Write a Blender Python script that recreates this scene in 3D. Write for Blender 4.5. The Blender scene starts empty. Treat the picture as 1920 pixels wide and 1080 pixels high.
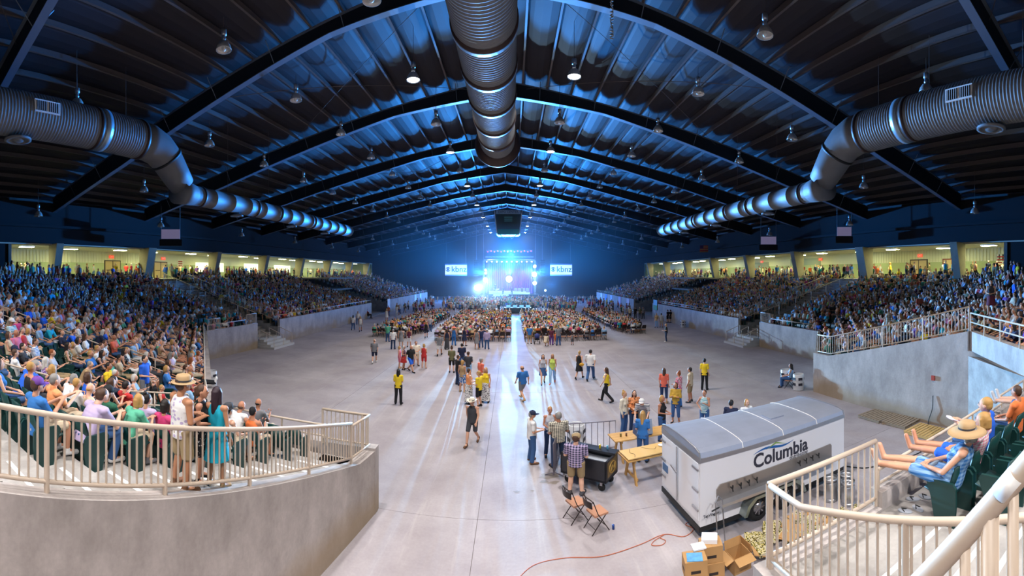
import bpy, bmesh, math, random
import numpy as np
from mathutils import Vector, Matrix, Euler
R = random.Random(7)
sc = bpy.context.scene
COL = sc.collection
PI = math.pi
# ---------------------------------------------------------------- camera, exposure, world
CAMZ, F, HY = 6.4, 790.0, 516.0
cd = bpy.data.cameras.new('camera'); cam = bpy.data.objects.new('camera', cd); COL.objects.link(cam)
cam.location = (0, 0, CAMZ); cam.rotation_euler = (PI / 2, 0, 0)
cd.type = 'PANO'; cd.panorama_type = 'CENTRAL_CYLINDRICAL'
cd.central_cylindrical_range_u_min = -960 / F; cd.central_cylindrical_range_u_max = 960 / F
cd.central_cylindrical_range_v_min = -(1080 - HY) / F; cd.central_cylindrical_range_v_max = HY / F
cd.central_cylindrical_radius = 1.0
cd.clip_start = 0.02; cd.clip_end = 500
sc.camera = cam
vs = sc.view_settings
vs.view_transform = 'Standard'; vs.look = 'None'; vs.exposure = 0.0; vs.gamma = 1.0; vs.use_curve_mapping = False
w = bpy.data.worlds.new('world'); sc.world = w; w.use_nodes = True
w.node_tree.nodes['Background'].inputs[0].default_value = (0.10, 0.14, 0.30, 1)
w.node_tree.nodes['Background'].inputs[1].default_value = 0.02
sc.cycles.use_denoising = True
sc.cycles.max_bounces = 5; sc.cycles.diffuse_bounces = 3; sc.cycles.glossy_bounces = 2
sc.cycles.transmission_bounces = 3; sc.cycles.volume_bounces = 0
sc.cycles.sample_clamp_indirect = 4.0; sc.cycles.sample_clamp_direct = 0
sc.cycles.caustics_reflective = False; sc.cycles.caustics_refractive = False
HOUSE_W = 5500.0        # one lit house lamp
STAGE_W = 1.0           # scale of the stage lights

def lightobj(name, kind, loc, target, energy, color, parent=None, **kw):
    l = bpy.data.lights.new(name, kind); l.energy = energy; l.color = color
    for k, v in kw.items(): setattr(l, k, v)
    o = bpy.data.objects.new(name, l); COL.objects.link(o); o.location = loc
    if target is not None:
        o.rotation_euler = (Vector(target) - Vector(loc)).to_track_quat('-Z', 'Y').to_euler()
    if parent: o.parent = parent
    return o

# ---------------------------------------------------------------- projection helpers (photo pixel -> place on a known height)
def P(px, py, z=0.0):
    th = (px - 960) / F; D = (CAMZ - z) * F / (py - HY)
    return Vector((D * math.sin(th), D * math.cos(th), z))
def Q(px, py, D):
    th = (px - 960) / F
    return Vector((D * math.sin(th), D * math.cos(th), CAMZ - (py - HY) / F * D))

# ---------------------------------------------------------------- materials
MATS = {}
def nodes(name):
    m = bpy.data.materials.new(name); m.use_nodes = True
    nt = m.node_tree; return m, nt, nt.nodes['Principled BSDF']
def c4(c): return (c[0], c[1], c[2], 1)
def S(h):           # sRGB hex -> linear
    v = [int(h[i:i + 2], 16) / 255 for i in (0, 2, 4)]
    return tuple(x / 12.92 if x <= .04045 else ((x + .055) / 1.055) ** 2.4 for x in v)
def plain(name, col, rough=.6, metal=0.0, var=0.0, scale=8.0):
    if name in MATS: return MATS[name]
    m, nt, b = nodes(name)
    b.inputs['Base Color'].default_value = c4(col); b.inputs['Roughness'].default_value = rough; b.inputs['Metallic'].default_value = metal
    if var:
        tc = nt.nodes.new('ShaderNodeTexCoord'); n = nt.nodes.new('ShaderNodeTexNoise'); n.inputs['Scale'].default_value = scale; n.inputs['Detail'].default_value = 4
        mr = nt.nodes.new('ShaderNodeMapRange'); mr.inputs[3].default_value = 1 - var; mr.inputs[4].default_value = 1 + var
        mx = nt.nodes.new('ShaderNodeMix'); mx.data_type = 'RGBA'; mx.blend_type = 'MULTIPLY'; mx.inputs[0].default_value = 1; mx.inputs[6].default_value = c4(col)
        nt.links.new(tc.outputs['Object'], n.inputs['Vector']); nt.links.new(n.outputs['Fac'], mr.inputs[0]); nt.links.new(mr.outputs[0], mx.inputs[7]); nt.links.new(mx.outputs[2], b.inputs['Base Color'])
    MATS[name] = m; return m
def emit(name, col, strength):
    if name in MATS: return MATS[name]
    m, nt, b = nodes(name)
    b.inputs['Base Color'].default_value = c4(col); b.inputs['Emission Color'].default_value = c4(col); b.inputs['Emission Strength'].default_value = strength
    MATS[name] = m; return m
def ramp(nt, stops):
    r = nt.nodes.new('ShaderNodeValToRGB'); el = r.color_ramp.elements
    while len(el) < len(stops): el.new(.5)
    for e, (p, c) in zip(el, stops): e.position = p; e.color = c4(c)
    return r
def concrete(name, c1, c2, scale=.6, stain=None, rough=.75, streak=False):
    if name in MATS: return MATS[name]
    m, nt, b = nodes(name); L = nt.links.new
    g = nt.nodes.new('ShaderNodeNewGeometry')
    n = nt.nodes.new('ShaderNodeTexNoise'); n.inputs['Scale'].default_value = scale; n.inputs['Detail'].default_value = 8; n.inputs['Roughness'].default_value = .65
    if streak:
        mp = nt.nodes.new('ShaderNodeMapping'); mp.inputs['Scale'].default_value = (1.0, 1.0, .55); L(g.outputs['Position'], mp.inputs['Vector']); L(mp.outputs[0], n.inputs['Vector'])
    else: L(g.outputs['Position'], n.inputs['Vector'])
    r = ramp(nt, [(.34, c1), (.66, c2)]); L(n.outputs['Fac'], r.inputs[0])
    n2 = nt.nodes.new('ShaderNodeTexNoise'); n2.inputs['Scale'].default_value = 14; n2.inputs['Detail'].default_value = 5; L(g.outputs['Position'], n2.inputs['Vector'])
    mr = nt.nodes.new('ShaderNodeMapRange'); mr.inputs[3].default_value = .88; mr.inputs[4].default_value = 1.1; L(n2.outputs['Fac'], mr.inputs[0])
    mx = nt.nodes.new('ShaderNodeMix'); mx.data_type = 'RGBA'; mx.blend_type = 'MULTIPLY'; mx.inputs[0].default_value = 1
    L(r.outputs[0], mx.inputs[6]); L(mr.outputs[0], mx.inputs[7]); out = mx.outputs[2]
    if stain:                                  # earth-coloured wear band along the foot of the wall, ragged edge
        sx = nt.nodes.new('ShaderNodeSeparateXYZ'); L(g.outputs['Position'], sx.inputs[0])
        n3 = nt.nodes.new('ShaderNodeTexNoise'); n3.inputs['Scale'].default_value = .5; n3.inputs['Detail'].default_value = 6; L(g.outputs['Position'], n3.inputs['Vector'])
        ad = nt.nodes.new('ShaderNodeMath'); ad.operation = 'MULTIPLY_ADD'; ad.inputs[1].default_value = -1.6; L(n3.outputs['Fac'], ad.inputs[0]); L(sx.outputs[2], ad.inputs[2])
        mr2 = nt.nodes.new('ShaderNodeMapRange'); mr2.inputs[1].default_value = -.45; mr2.inputs[2].default_value = .1; mr2.inputs[3].default_value = .7; mr2.inputs[4].default_value = 0; L(ad.outputs[0], mr2.inputs[0])
        m3 = nt.nodes.new('ShaderNodeMix'); m3.data_type = 'RGBA'; L(mr2.outputs[0], m3.inputs[0]); L(out, m3.inputs[6]); m3.inputs[7].default_value = c4(stain); out = m3.outputs[2]
    L(out, b.inputs['Base Color'])
    bp = nt.nodes.new('ShaderNodeBump'); bp.inputs['Strength'].default_value = .12; bp.inputs['Distance'].default_value = .02; L(n2.outputs['Fac'], bp.inputs['Height']); L(bp.outputs[0], b.inputs['Normal'])
    b.inputs['Roughness'].default_value = rough
    MATS[name] = m; return m
def scuffed_floor(name, c1, c2, mark):
    m = concrete(name, c1, c2, .35, None, .58); nt = m.node_tree; L = nt.links.new; b = nt.nodes['Principled BSDF']
    src = b.inputs['Base Color'].links[0].from_socket; g = nt.nodes.new('ShaderNodeNewGeometry'); prev = src
    for rot, sc_, w_ in ((.5, (.9, .05, 1), .16), (-.9, (.7, .04, 1), .15), (1.35, (1.3, .08, 1), .12)):
        mp = nt.nodes.new('ShaderNodeMapping'); mp.inputs['Rotation'].default_value = (0, 0, rot); mp.inputs['Scale'].default_value = sc_; L(g.outputs['Position'], mp.inputs['Vector'])
        n = nt.nodes.new('ShaderNodeTexNoise'); n.inputs['Scale'].default_value = 2.2; n.inputs['Detail'].default_value = 5; n.inputs['Roughness'].default_value = .7; n.inputs['Distortion'].default_value = .35; L(mp.outputs[0], n.inputs['Vector'])
        r = ramp(nt, [(.60, (0, 0, 0)), (.70, (1, 1, 1))]); L(n.outputs['Fac'], r.inputs[0]); q = nt.nodes.new('ShaderNodeMath'); q.operation = 'MULTIPLY'; q.inputs[1].default_value = w_ * 2; L(r.outputs[0], q.inputs[0])
        mx = nt.nodes.new('ShaderNodeMix'); mx.data_type = 'RGBA'; mx.inputs[7].default_value = c4(mark); L(q.outputs[0], mx.inputs[0]); L(prev, mx.inputs[6]); prev = mx.outputs[2]
    L(prev, b.inputs['Base Color']); return m
def fabric(col, pat='', col2=(1, 1, 1)):
    key = 'fabric_%s_%.3f_%.3f_%.3f_%.2f%.2f%.2f' % ((pat or 'plain',) + tuple(col) + tuple(col2))
    if key in MATS: return MATS[key]
    m, nt, b = nodes(key); L = nt.links.new
    b.inputs['Roughness'].default_value = .85; b.inputs['Base Color'].default_value = c4(col)
    if pat:
        tc = nt.nodes.new('ShaderNodeTexCoord')
        mx = nt.nodes.new('ShaderNodeMix'); mx.data_type = 'RGBA'; mx.inputs[6].default_value = c4(col); mx.inputs[7].default_value = c4(col2)
        if pat == 'stripe':
            wv = nt.nodes.new('ShaderNodeTexWave'); wv.bands_direction = 'Z'; wv.inputs['Scale'].default_value = 7; L(tc.outputs['Object'], wv.inputs['Vector'])
            r = ramp(nt, [(.55, (0, 0, 0)), (.62, (1, 1, 1))]); L(wv.outputs['Fac'], r.inputs[0]); L(r.outputs[0], mx.inputs[0])
        elif pat in ('plaid', 'check'):
            fs = []
            for d in ('X', 'Z'):
                wv = nt.nodes.new('ShaderNodeTexWave'); wv.bands_direction = d; wv.inputs['Scale'].default_value = 7 if pat == 'check' else 5; L(tc.outputs['Object'], wv.inputs['Vector'])
                r = ramp(nt, [(.45, (0, 0, 0)), (.55, (1, 1, 1))]); L(wv.outputs['Fac'], r.inputs[0]); fs.append(r)
            a = nt.nodes.new('ShaderNodeMath'); a.operation = 'MULTIPLY_ADD'; a.inputs[1].default_value = .5
            h = nt.nodes.new('ShaderNodeMath'); h.operation = 'MULTIPLY'; h.inputs[1].default_value = .5
            L(fs[0].outputs[0], a.inputs[0]); L(fs[1].outputs[0], h.inputs[0]); L(h.outputs[0], a.inputs[2]); L(a.outputs[0], mx.inputs[0])
        elif pat in ('floral', 'dots'):
            v = nt.nodes.new('ShaderNodeTexVoronoi'); v.inputs['Scale'].default_value = 17 if pat == 'floral' else 24; L(tc.outputs['Object'], v.inputs['Vector'])
            t = .34 if pat == 'floral' else .2
            r = ramp(nt, [(t, (1, 1, 1)), (t + .1, (0, 0, 0))]); L(v.outputs['Distance'], r.inputs[0]); L(r.outputs[0], mx.inputs[0])
        L(mx.outputs[2], b.inputs['Base Color'])
    MATS[key] = m; return m

# ---------------------------------------------------------------- mesh builder
class MB:
    def __init__(s): s.v = []; s.f = []; s.m = []; s.mi = 0
    def add(s, vs_, fs_):
        o = len(s.v); s.v.extend([tuple(p) for p in vs_]); s.f.extend([tuple(i + o for i in f) for f in fs_]); s.m.extend([s.mi] * len(fs_)); return s
    def box(s, x0, x1, y0, y1, z0, z1):
        v = [(x, y, z) for z in (z0, z1) for y in (y0, y1) for x in (x0, x1)]
        return s.add(v, [(0, 2, 3, 1), (4, 5, 7, 6), (0, 1, 5, 4), (2, 6, 7, 3), (0, 4, 6, 2), (1, 3, 7, 5)])
    def cbox(s, c, d, rot=None):
        M = Matrix.Translation(Vector(c)) @ (Euler(rot).to_matrix().to_4x4() if rot else Matrix.Identity(4))
        v = [M @ Vector((x * d[0] / 2, y * d[1] / 2, z * d[2] / 2)) for z in (-1, 1) for y in (-1, 1) for x in (-1, 1)]
        return s.add(v, [(0, 2, 3, 1), (4, 5, 7, 6), (0, 1, 5, 4), (2, 6, 7, 3), (0, 4, 6, 2), (1, 3, 7, 5)])
    def prism(s, poly, a, b, axis='y'):      # poly of 2D points extruded between a and b along axis
        n = len(poly)
        def mk(p, t):
            if axis == 'y': return (p[0], t, p[1])
            if axis == 'x': return (t, p[0], p[1])
            return (p[0], p[1], t)
        v = [mk(p, a) for p in poly] + [mk(p, b) for p in poly]
        f = [tuple(range(n))[::-1], tuple(range(n, 2 * n))] + [(i, (i + 1) % n, n + (i + 1) % n, n + i) for i in range(n)]
        return s.add(v, f)
    def quad(s, a, b, c, d): return s.add([a, b, c, d], [(0, 1, 2, 3)])
    def tube(s, pts, r, n=8, caps=True, closed=False):
        pts = [Vector(p) for p in pts]; N = len(pts); rr = r if isinstance(r, (list, tuple)) else [r] * N
        v = []; up = None
        for i, p in enumerate(pts):
            if closed: d = pts[(i + 1) % N] - pts[i - 1]
            else: d = pts[min(i + 1, N - 1)] - pts[max(i - 1, 0)]
            d = d.normalized() if d.length > 1e-9 else Vector((0, 0, 1))
            if up is None: up = Vector((0, 0, 1)) if abs(d.z) < .9 else Vector((1, 0, 0))
            a = d.cross(up)
            if a.length < 1e-4: a = d.cross(Vector((1, .3, .2)))
            a.normalize(); b = a.cross(d).normalized(); up = b
            for k in range(n):
                t = 2 * PI * k / n; v.append(p + (a * math.cos(t) + b * math.sin(t)) * rr[i])
        f = []
        for i in range(N if closed else N - 1):
            j = (i + 1) % N
            for k in range(n): f.append((i * n + k, i * n + (k + 1) % n, j * n + (k + 1) % n, j * n + k))
        if caps and not closed: f.append(tuple(range(n))[::-1]); f.append(tuple(range((N - 1) * n, N * n)))
        return s.add(v, f)
    def lathe(s, prof, n=16, M=None, cap=True):      # profile [(r,z)...] about z
        v = []; N = len(prof)
        for r, z in prof:
            for k in range(n):
                t = 2 * PI * k / n; p = Vector((r * math.cos(t), r * math.sin(t), z)); v.append(M @ p if M else p)
        f = [(i * n + k, i * n + (k + 1) % n, (i + 1) * n + (k + 1) % n, (i + 1) * n + k) for i in range(N - 1) for k in range(n)]
        if cap: f.append(tuple(range(n))[::-1]); f.append(tuple(range((N - 1) * n, N * n)))
        return s.add(v, f)
    def ell(s, c, r, n=10, rot=None):
        M = Matrix.Translation(Vector(c)) @ (Euler(rot).to_matrix().to_4x4() if rot else Matrix.Identity(4)) @ Matrix.Diagonal((r[0], r[1], r[2], 1))
        h = max(4, n * 2 // 3); prof = [(math.sin(PI * i / h), -math.cos(PI * i / h)) for i in range(h + 1)]
        prof[0] = (.02, -1); prof[-1] = (.02, 1)
        return s.lathe(prof, n, M)
    def cap(s, p0, r0, p1, r1, n=10):
        p0 = Vector(p0); p1 = Vector(p1); d = p1 - p0; L = d.length; d = d.normalized() if L > 1e-6 else Vector((0, 0, 1))
        pts = []; rr = []
        for a in (80, 50, 20): t = math.radians(a); pts.append(p0 - d * r0 * math.sin(t)); rr.append(r0 * math.cos(t))
        for a in (20, 50, 80): t = math.radians(a); pts.append(p1 + d * r1 * math.sin(t)); rr.append(r1 * math.cos(t))
        return s.tube(pts, rr, n)
    def mesh(s, name, mats=(), smooth=False):
        me = bpy.data.meshes.new(name); me.from_pydata(s.v, [], s.f)
        for m in mats: me.materials.append(m)
        if len(mats) > 1: me.polygons.foreach_set('material_index', s.m)
        if smooth: me.polygons.foreach_set('use_smooth', [True] * len(s.f))
        me.update(); return me
    def build(s, name, mats, parent=None, smooth=False, loc=None, rz=None):
        if not isinstance(mats, (list, tuple)): mats = [mats]
        return link(name, s.mesh(name, mats, smooth), parent, loc, rz)
def link(name, me, parent=None, loc=None, rz=None):
    o = bpy.data.objects.new(name, me); COL.objects.link(o)
    if parent: o.parent = parent
    if loc is not None: o.location = loc
    if rz is not None: o.rotation_euler = (0, 0, rz)
    return o
def tag(o, label=None, cat=None, group=None, kind=None):
    if label: o['label'] = label
    if cat: o['category'] = cat
    if group: o['group'] = group
    if kind: o['kind'] = kind
    return o
def thing(name, label, cat, loc=(0, 0, 0), rz=0, group=None):
    o = link(name, None, None, loc, rz); return tag(o, label, cat, group)
def struct(name, mb, mats, parent=None, smooth=False):
    o = mb.build(name, mats, parent, smooth)
    if not parent: o['kind'] = 'structure'
    return o
def dup(root, loc, rz, label=None, group=None, scale=None):
    def cp(o, par):
        c = o.copy(); COL.objects.link(c); c.parent = par
        for ch in o.children: cp(ch, c)
        return c
    r = cp(root, None); r.location = loc; r.rotation_euler = (0, 0, rz)
    if label: r['label'] = label
    if group: r['group'] = group
    if scale: r.scale = scale
    return r
def text_mesh(txt, size, ext=.004, offset=0.0, align='CENTER', shear=0.0):
    cu = bpy.data.curves.new('txt', 'FONT'); cu.body = txt; cu.size = size; cu.extrude = ext; cu.offset = offset; cu.align_x = align; cu.align_y = 'CENTER'; cu.shear = shear; cu.resolution_u = 3
    o = bpy.data.objects.new('txt', cu); COL.objects.link(o)
    dg = bpy.context.evaluated_depsgraph_get(); me = bpy.data.meshes.new_from_object(o.evaluated_get(dg)); bpy.data.objects.remove(o); return me
def text(name, txt, size, mat, M, parent=None, **kw):
    me = text_mesh(txt, size, **kw); me.materials.clear(); me.materials.append(mat)
    me.transform(M); return link(name, me, parent)
def basis(o, ax, up):      # matrix that puts text (x right, y up) on a surface
    ax = Vector(ax).normalized(); up = Vector(up).normalized(); n = ax.cross(up)
    return Matrix(((ax.x, up.x, n.x, o[0]), (ax.y, up.y, n.y, o[1]), (ax.z, up.z, n.z, o[2]), (0, 0, 0, 1)))

ORD = ['first', 'second', 'third', 'fourth', 'fifth', 'sixth', 'seventh', 'eighth', 'ninth', 'tenth', 'eleventh', 'twelfth', 'thirteenth', 'fourteenth', 'fifteenth', 'sixteenth', 'seventeenth', 'eighteenth', 'nineteenth', 'twentieth']
def ordinal(i):
    if i < 20: return ORD[i]
    t = {2: 'twenty', 3: 'thirty', 4: 'forty', 5: 'fifty', 6: 'sixty', 7: 'seventy', 8: 'eighty', 9: 'ninety'}[(i + 1) // 10]
    return t + ('th' if (i + 1) % 10 == 0 else '-' + ORD[(i + 1) % 10 - 1])
# ================================================================ SETTING
M_floor = scuffed_floor('floor_concrete', S('948B8E'), S('ADA5A7'), S('C2BAB8'))
M_wall = concrete('wall_concrete', S('9A918C'), S('BDB3AE'), 1.3, S('9A8467'), .8, True)
M_deck = concrete('deck_concrete', S('8F8A85'), S('AFAAA5'), 1.5, None, .85)
M_white = plain('white_paint', S('EDEBE8'), .6)
M_rail = plain('beige_rail_paint', S('C9B6A3'), .45)
M_steel = plain('dark_steel', S('15161B'), .55)
M_flange = plain('grey_steel', S('5C6674'), .5)
M_purlin = plain('purlin_steel', S('5A5250'), .55)
M_insul = plain('roof_insulation', S('1E1A22'), .7)
M_fascia = plain('dark_fascia', S('0D0E13'), .85)
M_col = concrete('column_concrete', S('8C8270'), S('A0947E'), .7, None, .9)
M_cwall = plain('concourse_wall', S('CFCBAE'), .85, var=.05, scale=.4)
M_cdado = plain('concourse_dado', S('A5AC80'), .85)
M_black = plain('black_plastic', S('151517'), .6)
M_dgreen = plain('seat_green_plastic', S('123B39'), .45)

ROOFX = -1.0
XL, XR = -36.0, 34.0
RY = [19 + 11.5 * k for k in range(-2, 10)]
YEND = 126.0
# ---- floor: poured slabs with open joints
fl = MB(); fl.box(-26, 26, -14, YEND, -.4, -.02); floor = struct('floor', fl, plain('joint_grit', S('6E655E'), .9))
xs = [-26, -15.9, -8.4, -.9, 6.6, 14.1, 26]; ys = [-14, -1, 11, 23, 35, 47, 60, 75, 92, 108, YEND]
for i in range(len(xs) - 1):
    for j in range(len(ys) - 1):
        b = MB(); b.box(xs[i] + .006, xs[i + 1] - .006, ys[j] + .006, ys[j + 1] - .006, -.02, 0); b.build('slab', M_floor, floor)
# ---- seating bowl geometry
NROW, RD, Z0 = 17, .85, 1.5
K1, K2 = Vector((9.2, 10.4)), Vector((21.2, 23.6))
WX = 21.2
d2 = (K2 - K1).normalized(); n2 = Vector((d2.y, -d2.x))       # outward normal of the corner front (right-hand side)
def rowpt_k1(o):      # on row line offset o : y = K1.y - o meets corner line
    t = (K1.y - o - (K1 + n2 * o).y) / d2.y; p = K1 + n2 * o + d2 * t; return p
def rowpt_k2(o):
    t = (WX + o - (K1 + n2 * o).x) / d2.x; return K1 + n2 * o + d2 * t
def xw(y): return -3.59 - .125 * (10.86 - y)                  # tunnel wall on the left
V1 = {-1: (30.4, 34.1), 1: (31.5, 35.2)}; V2 = (60.5, 70.5); SEND = 103.0
def row_segments(side, o):
    """centre-line pieces of the row at offset o: list of (name, p0, p1)"""
    a = rowpt_k1(o); b = rowpt_k2(o); s = side; out = []
    if side < 0:
        y = K1.y - o; out.append(('end', Vector((xw(y) - .31, y)), Vector((-a.x, a.y))))
        out.append(('corner', Vector((-a.x, a.y)), Vector((-b.x, b.y))))
    else:
        q = K1 + n2 * o
        if o < 6.2: t = (15.5 - q.x) / d2.x; p = q + d2 * t
        else: t = (11.2 - q.x) / d2.x; p = q + d2 * t
        out.append(('corner', p, b))
    out.append(('side', Vector((s * (WX + o), b.y)), Vector((s * (WX + o), V1[s][0]))))
    out.append(('middle', Vector((s * (WX + o), V1[s][1])), Vector((s * (WX + o), V2[0]))))
    out.append(('far', Vector((s * (WX + o), V2[1])), Vector((s * (WX + o), SEND))))
    return out
def rz_(r): return Z0 + .228 * min(r, 10) + .318 * max(0, r - 10)
for side, nm in ((-1, 'left'), (1, 'right')):
    steps = MB()
    for r in range(NROW):
        A = row_segments(side, r * RD + 1e-4); B = row_segments(side, (r + 1) * RD - 1e-4); z = rz_(r); zp = rz_(r - 1) if r else Z0 - .3
        for (n, a0, a1), (_, b0, b1) in zip(A, B):
            q = [(a0.x, a0.y, z), (a1.x, a1.y, z), (b1.x, b1.y, z), (b0.x, b0.y, z)]
            if side < 0: q = q[::-1]
            steps.quad(*q)
            steps.quad((a0.x, a0.y, zp), (a1.x, a1.y, zp), (a1.x, a1.y, z), (a0.x, a0.y, z))
            # end faces towards the entry trenches and tunnel
            for (p, pb) in ((a0, b0), (a1, b1)): steps.quad((p.x, p.y, 0), (pb.x, pb.y, 0), (pb.x, pb.y, z), (p.x, p.y, z))
    struct('floor_stand_' + nm, steps, M_deck)
# ---- front walls with a raised kerb
def wall_run(mb, p, q, z0, z1a, z1b, th, outward):
    p = Vector(p); q = Vector(q); n = Vector(outward).normalized() * th
    v = [(p.x, p.y, z0), (q.x, q.y, z0), (q.x, q.y, z1b), (p.x, p.y, z1a)]
    w_ = [(a + n.x, b + n.y, c) for a, b, c in v]
    mb.add(v + w_, [(0, 1, 2, 3), (7, 6, 5, 4), (0, 4, 5, 1), (3, 2, 6, 7), (0, 3, 7, 4), (1, 5, 6, 2)])
WT = 2.2
wl = MB()
wall_run(wl, (-3.6, 10.7), (-9.2, 10.4), 0, 1.75, 1.75, .3, (0, 1)); struct('wall_end_left', wl, M_wall)
wl = MB(); wall_run(wl, (-K1.x, K1.y), (-K2.x, K2.y), 0, 1.85, WT, .25, (d2.y, d2.x)); struct('wall_corner_left', wl, M_wall)
for i, (a, b) in enumerate(((K2.y, V1[-1][0]), (V1[-1][1], V2[0]), (V2[1], SEND))):
    wl = MB(); wall_run(wl, (-WX, a), (-WX, b), 0, WT, WT, .25, (1, 0)); struct('wall_left_%d' % (i + 1), wl, M_wall)
for i, (a, b) in enumerate(((K2.y, V1[1][0]), (V1[1][1], V2[0]), (V2[1], SEND))):
    wl = MB(); wall_run(wl, (WX, a), (WX, b), 0, WT, WT, .25, (-1, 0)); struct('wall_right_%d' % (i + 1), wl, M_wall)
yc = 17.3
wl = MB(); wall_run(wl, (15.5, yc), (K2.x, K2.y), 0, 2.1, WT, .25, (-d2.y, d2.x)); struct('wall_corner_right', wl, M_wall)
wl = MB()   # side wall of the right corner stand, climbing with its rows
wl.prism([(yc + .2, 0), (yc + .2, 2.13), (yc - 1.0, 2.13), (8.1, 4.1), (8.1, 3.3), (1.5, 3.3), (1.5, 0)], 15.2, 15.5, 'x'); struct('wall_vehicle_bay_right', wl, M_wall)
wl = MB(); pA, pB = Vector((15.4, 8.1)), Vector((15.4, 8.1)) - d2 * 9
wall_run(wl, pA, pB, 3.3, 4.1, 4.1, .3, (d2.y, -d2.x)); struct('wall_bay_beam', wl, M_wall)
wl = MB(); wl.box(13.0, 15.5, 1.2, 1.5, 0, 3.4); struct('wall_bay_back', wl, M_deck)
# tunnel wall on the left: straight, slightly flared, its top climbing with the aisle stairs
def wtop(y): return 1.68 if y > 9.85 else 1.68 + .262 * (9.85 - y)
wl = MB(); ys_ = [10.86, 9.85, 8.4, 6.7, 4.55, 1.8, -4]
poly_in, poly_out = [], []
for a, b in zip(ys_[:-1], ys_[1:]):
    v = []
    for y in (a, b):
        for dx in (0, -.32):
            for z in (0, wtop(y)): v.append((xw(y) + dx, y, z))
    wl.add(v, [(0, 1, 5, 4), (2, 6, 7, 3), (1, 3, 7, 5), (0, 2, 3, 1), (4, 5, 7, 6)])
struct('wall_tunnel_left', wl, M_wall)
# aisle landing and stairs behind that wall
aw = .9
st = MB()
st.box(xw(10) - aw - .4, xw(10) - .3, 9.6, 10.45, 0, 1.5); stairs = struct('floor_aisle_stairs', st, M_deck)
y = 9.6
while y > -3:
    z = wtop(y) - .06; b = MB(); b.box(xw(y) - aw - .45, xw(y) - .3, y - .425, y, 0, z); b.build('step', M_deck, stairs)
    b = MB(); b.box(xw(y) - aw - .4, xw(y) - .36, y - .065, y + .004, z - .05, z + .005); b.build('nosing_stripe', M_white, stairs)
    y -= .425
# right-hand tunnel block with aisle deck and front row of the near right stand
YF, RX0, RX1, ZR = 4.35, 3.05, 4.95, 2.8
wl = MB()
wl.prism([(YF, 0), (YF, ZR + .04), (3.6, ZR + .04), (-3, ZR + .04 + .3 * 6.6), (-3, 0)], RX0 - .25, RX0 + .05, 'x'); struct('wall_tunnel_right', wl, M_wall)
wl = MB(); wl.box(RX0 + .05, 13.0, YF - .25, YF - .004, 0, ZR + .036); wl.box(RX1, 13.0, YF - .25, YF - .004, ZR + .036, ZR + .28); struct('wall_end_right', wl, M_wall)
st = MB()
for k in range(7):
    y0 = 2.45 - .85 * k; y1 = YF - .25 if k == 0 else y0 + .85
    st.box(RX1, 13.0, y0, y1, 0, ZR + .255 * k)
st2 = struct('floor_stand_near_right', st, M_deck)
y, z = YF - .25, ZR
b = MB(); b.box(RX0 + .05, RX1, 3.1, y, 0, z); b.build('landing', M_deck, st2); y = 3.1
for k in range(14):
    z += .1275; b = MB(); b.box(RX0 + .05, RX1, y - .425, y, 0, z); b.build('step', M_deck, st2)
    b = MB(); b.box(RX0 + .12, RX1 - .03, y - .065, y + .004, z - .05, z + .005); b.build('nosing_stripe', M_white, st2); y -= .425
# ---- entry trenches (side stairways) with concrete block stairs standing out on the floor
for side, nm in ((-1, 'left'), (1, 'right')):
    y0, y1 = V1[side]
    mb = MB()
    for k in range(22):
        x0 = WX + .2 + .55 * k; z = .72 + .24 * k
        a, b = sorted((side * x0, side * (x0 + .55))); mb.box(a, b, y0, y1, 0, z)
    struct('floor_entry_stairs_' + nm, mb, M_deck)
    bs = thing('block_steps', 'pale concrete block steps with pipe rails against the %s arena wall' % nm, 'steps', (side * WX, (y0 + y1) / 2, 0))
    for k in range(4):
        b = MB(); a0, a1 = sorted((-side * .0, -side * (1.9 - .42 * k))); b.box(a0, a1, -1.75 + .1 * k, 1.75 - .1 * k, .18 * k, .18 * (k + 1)); b.build('step', plain('step_concrete', S('C4C2BE'), .8, var=.08), bs)
    for yy in (-1.55, 0, 1.55):
        b = MB(); b.tube([(-side * 1.75, yy, .05), (-side * 1.75, yy, 1.05), (-side * .25, yy, 1.6), (-side * .25, yy, .7)], .03, 6); b.tube([(-side * 1.0, yy, .3), (-side * 1.0, yy, 1.32)], .025, 6); b.build('handrail', M_rail, bs)
    mb = MB()      # pale rear wall of the second opening
    a, b = sorted((side * 30.0, side * 30.3)); mb.box(a, b, V2[0], V2[1], 0, 3.9); struct('wall_opening_%s' % nm, mb, M_cwall)
    mb = MB(); a, b = sorted((side * WX, side * 30.0)); mb.box(a, b, V2[0], V2[1], 0, .05); struct('floor_opening_%s' % nm, mb, M_deck)
    mb = MB(); a, b = sorted((side * 28.0, side * 37.0)); mb.box(a, b, V2[0], V2[1], 3.9, 4.15); mb.box(a, b, V2[0], V2[1], 5.8, 6.0); struct('floor_bridge_%s' % nm, mb, M_deck)
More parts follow.
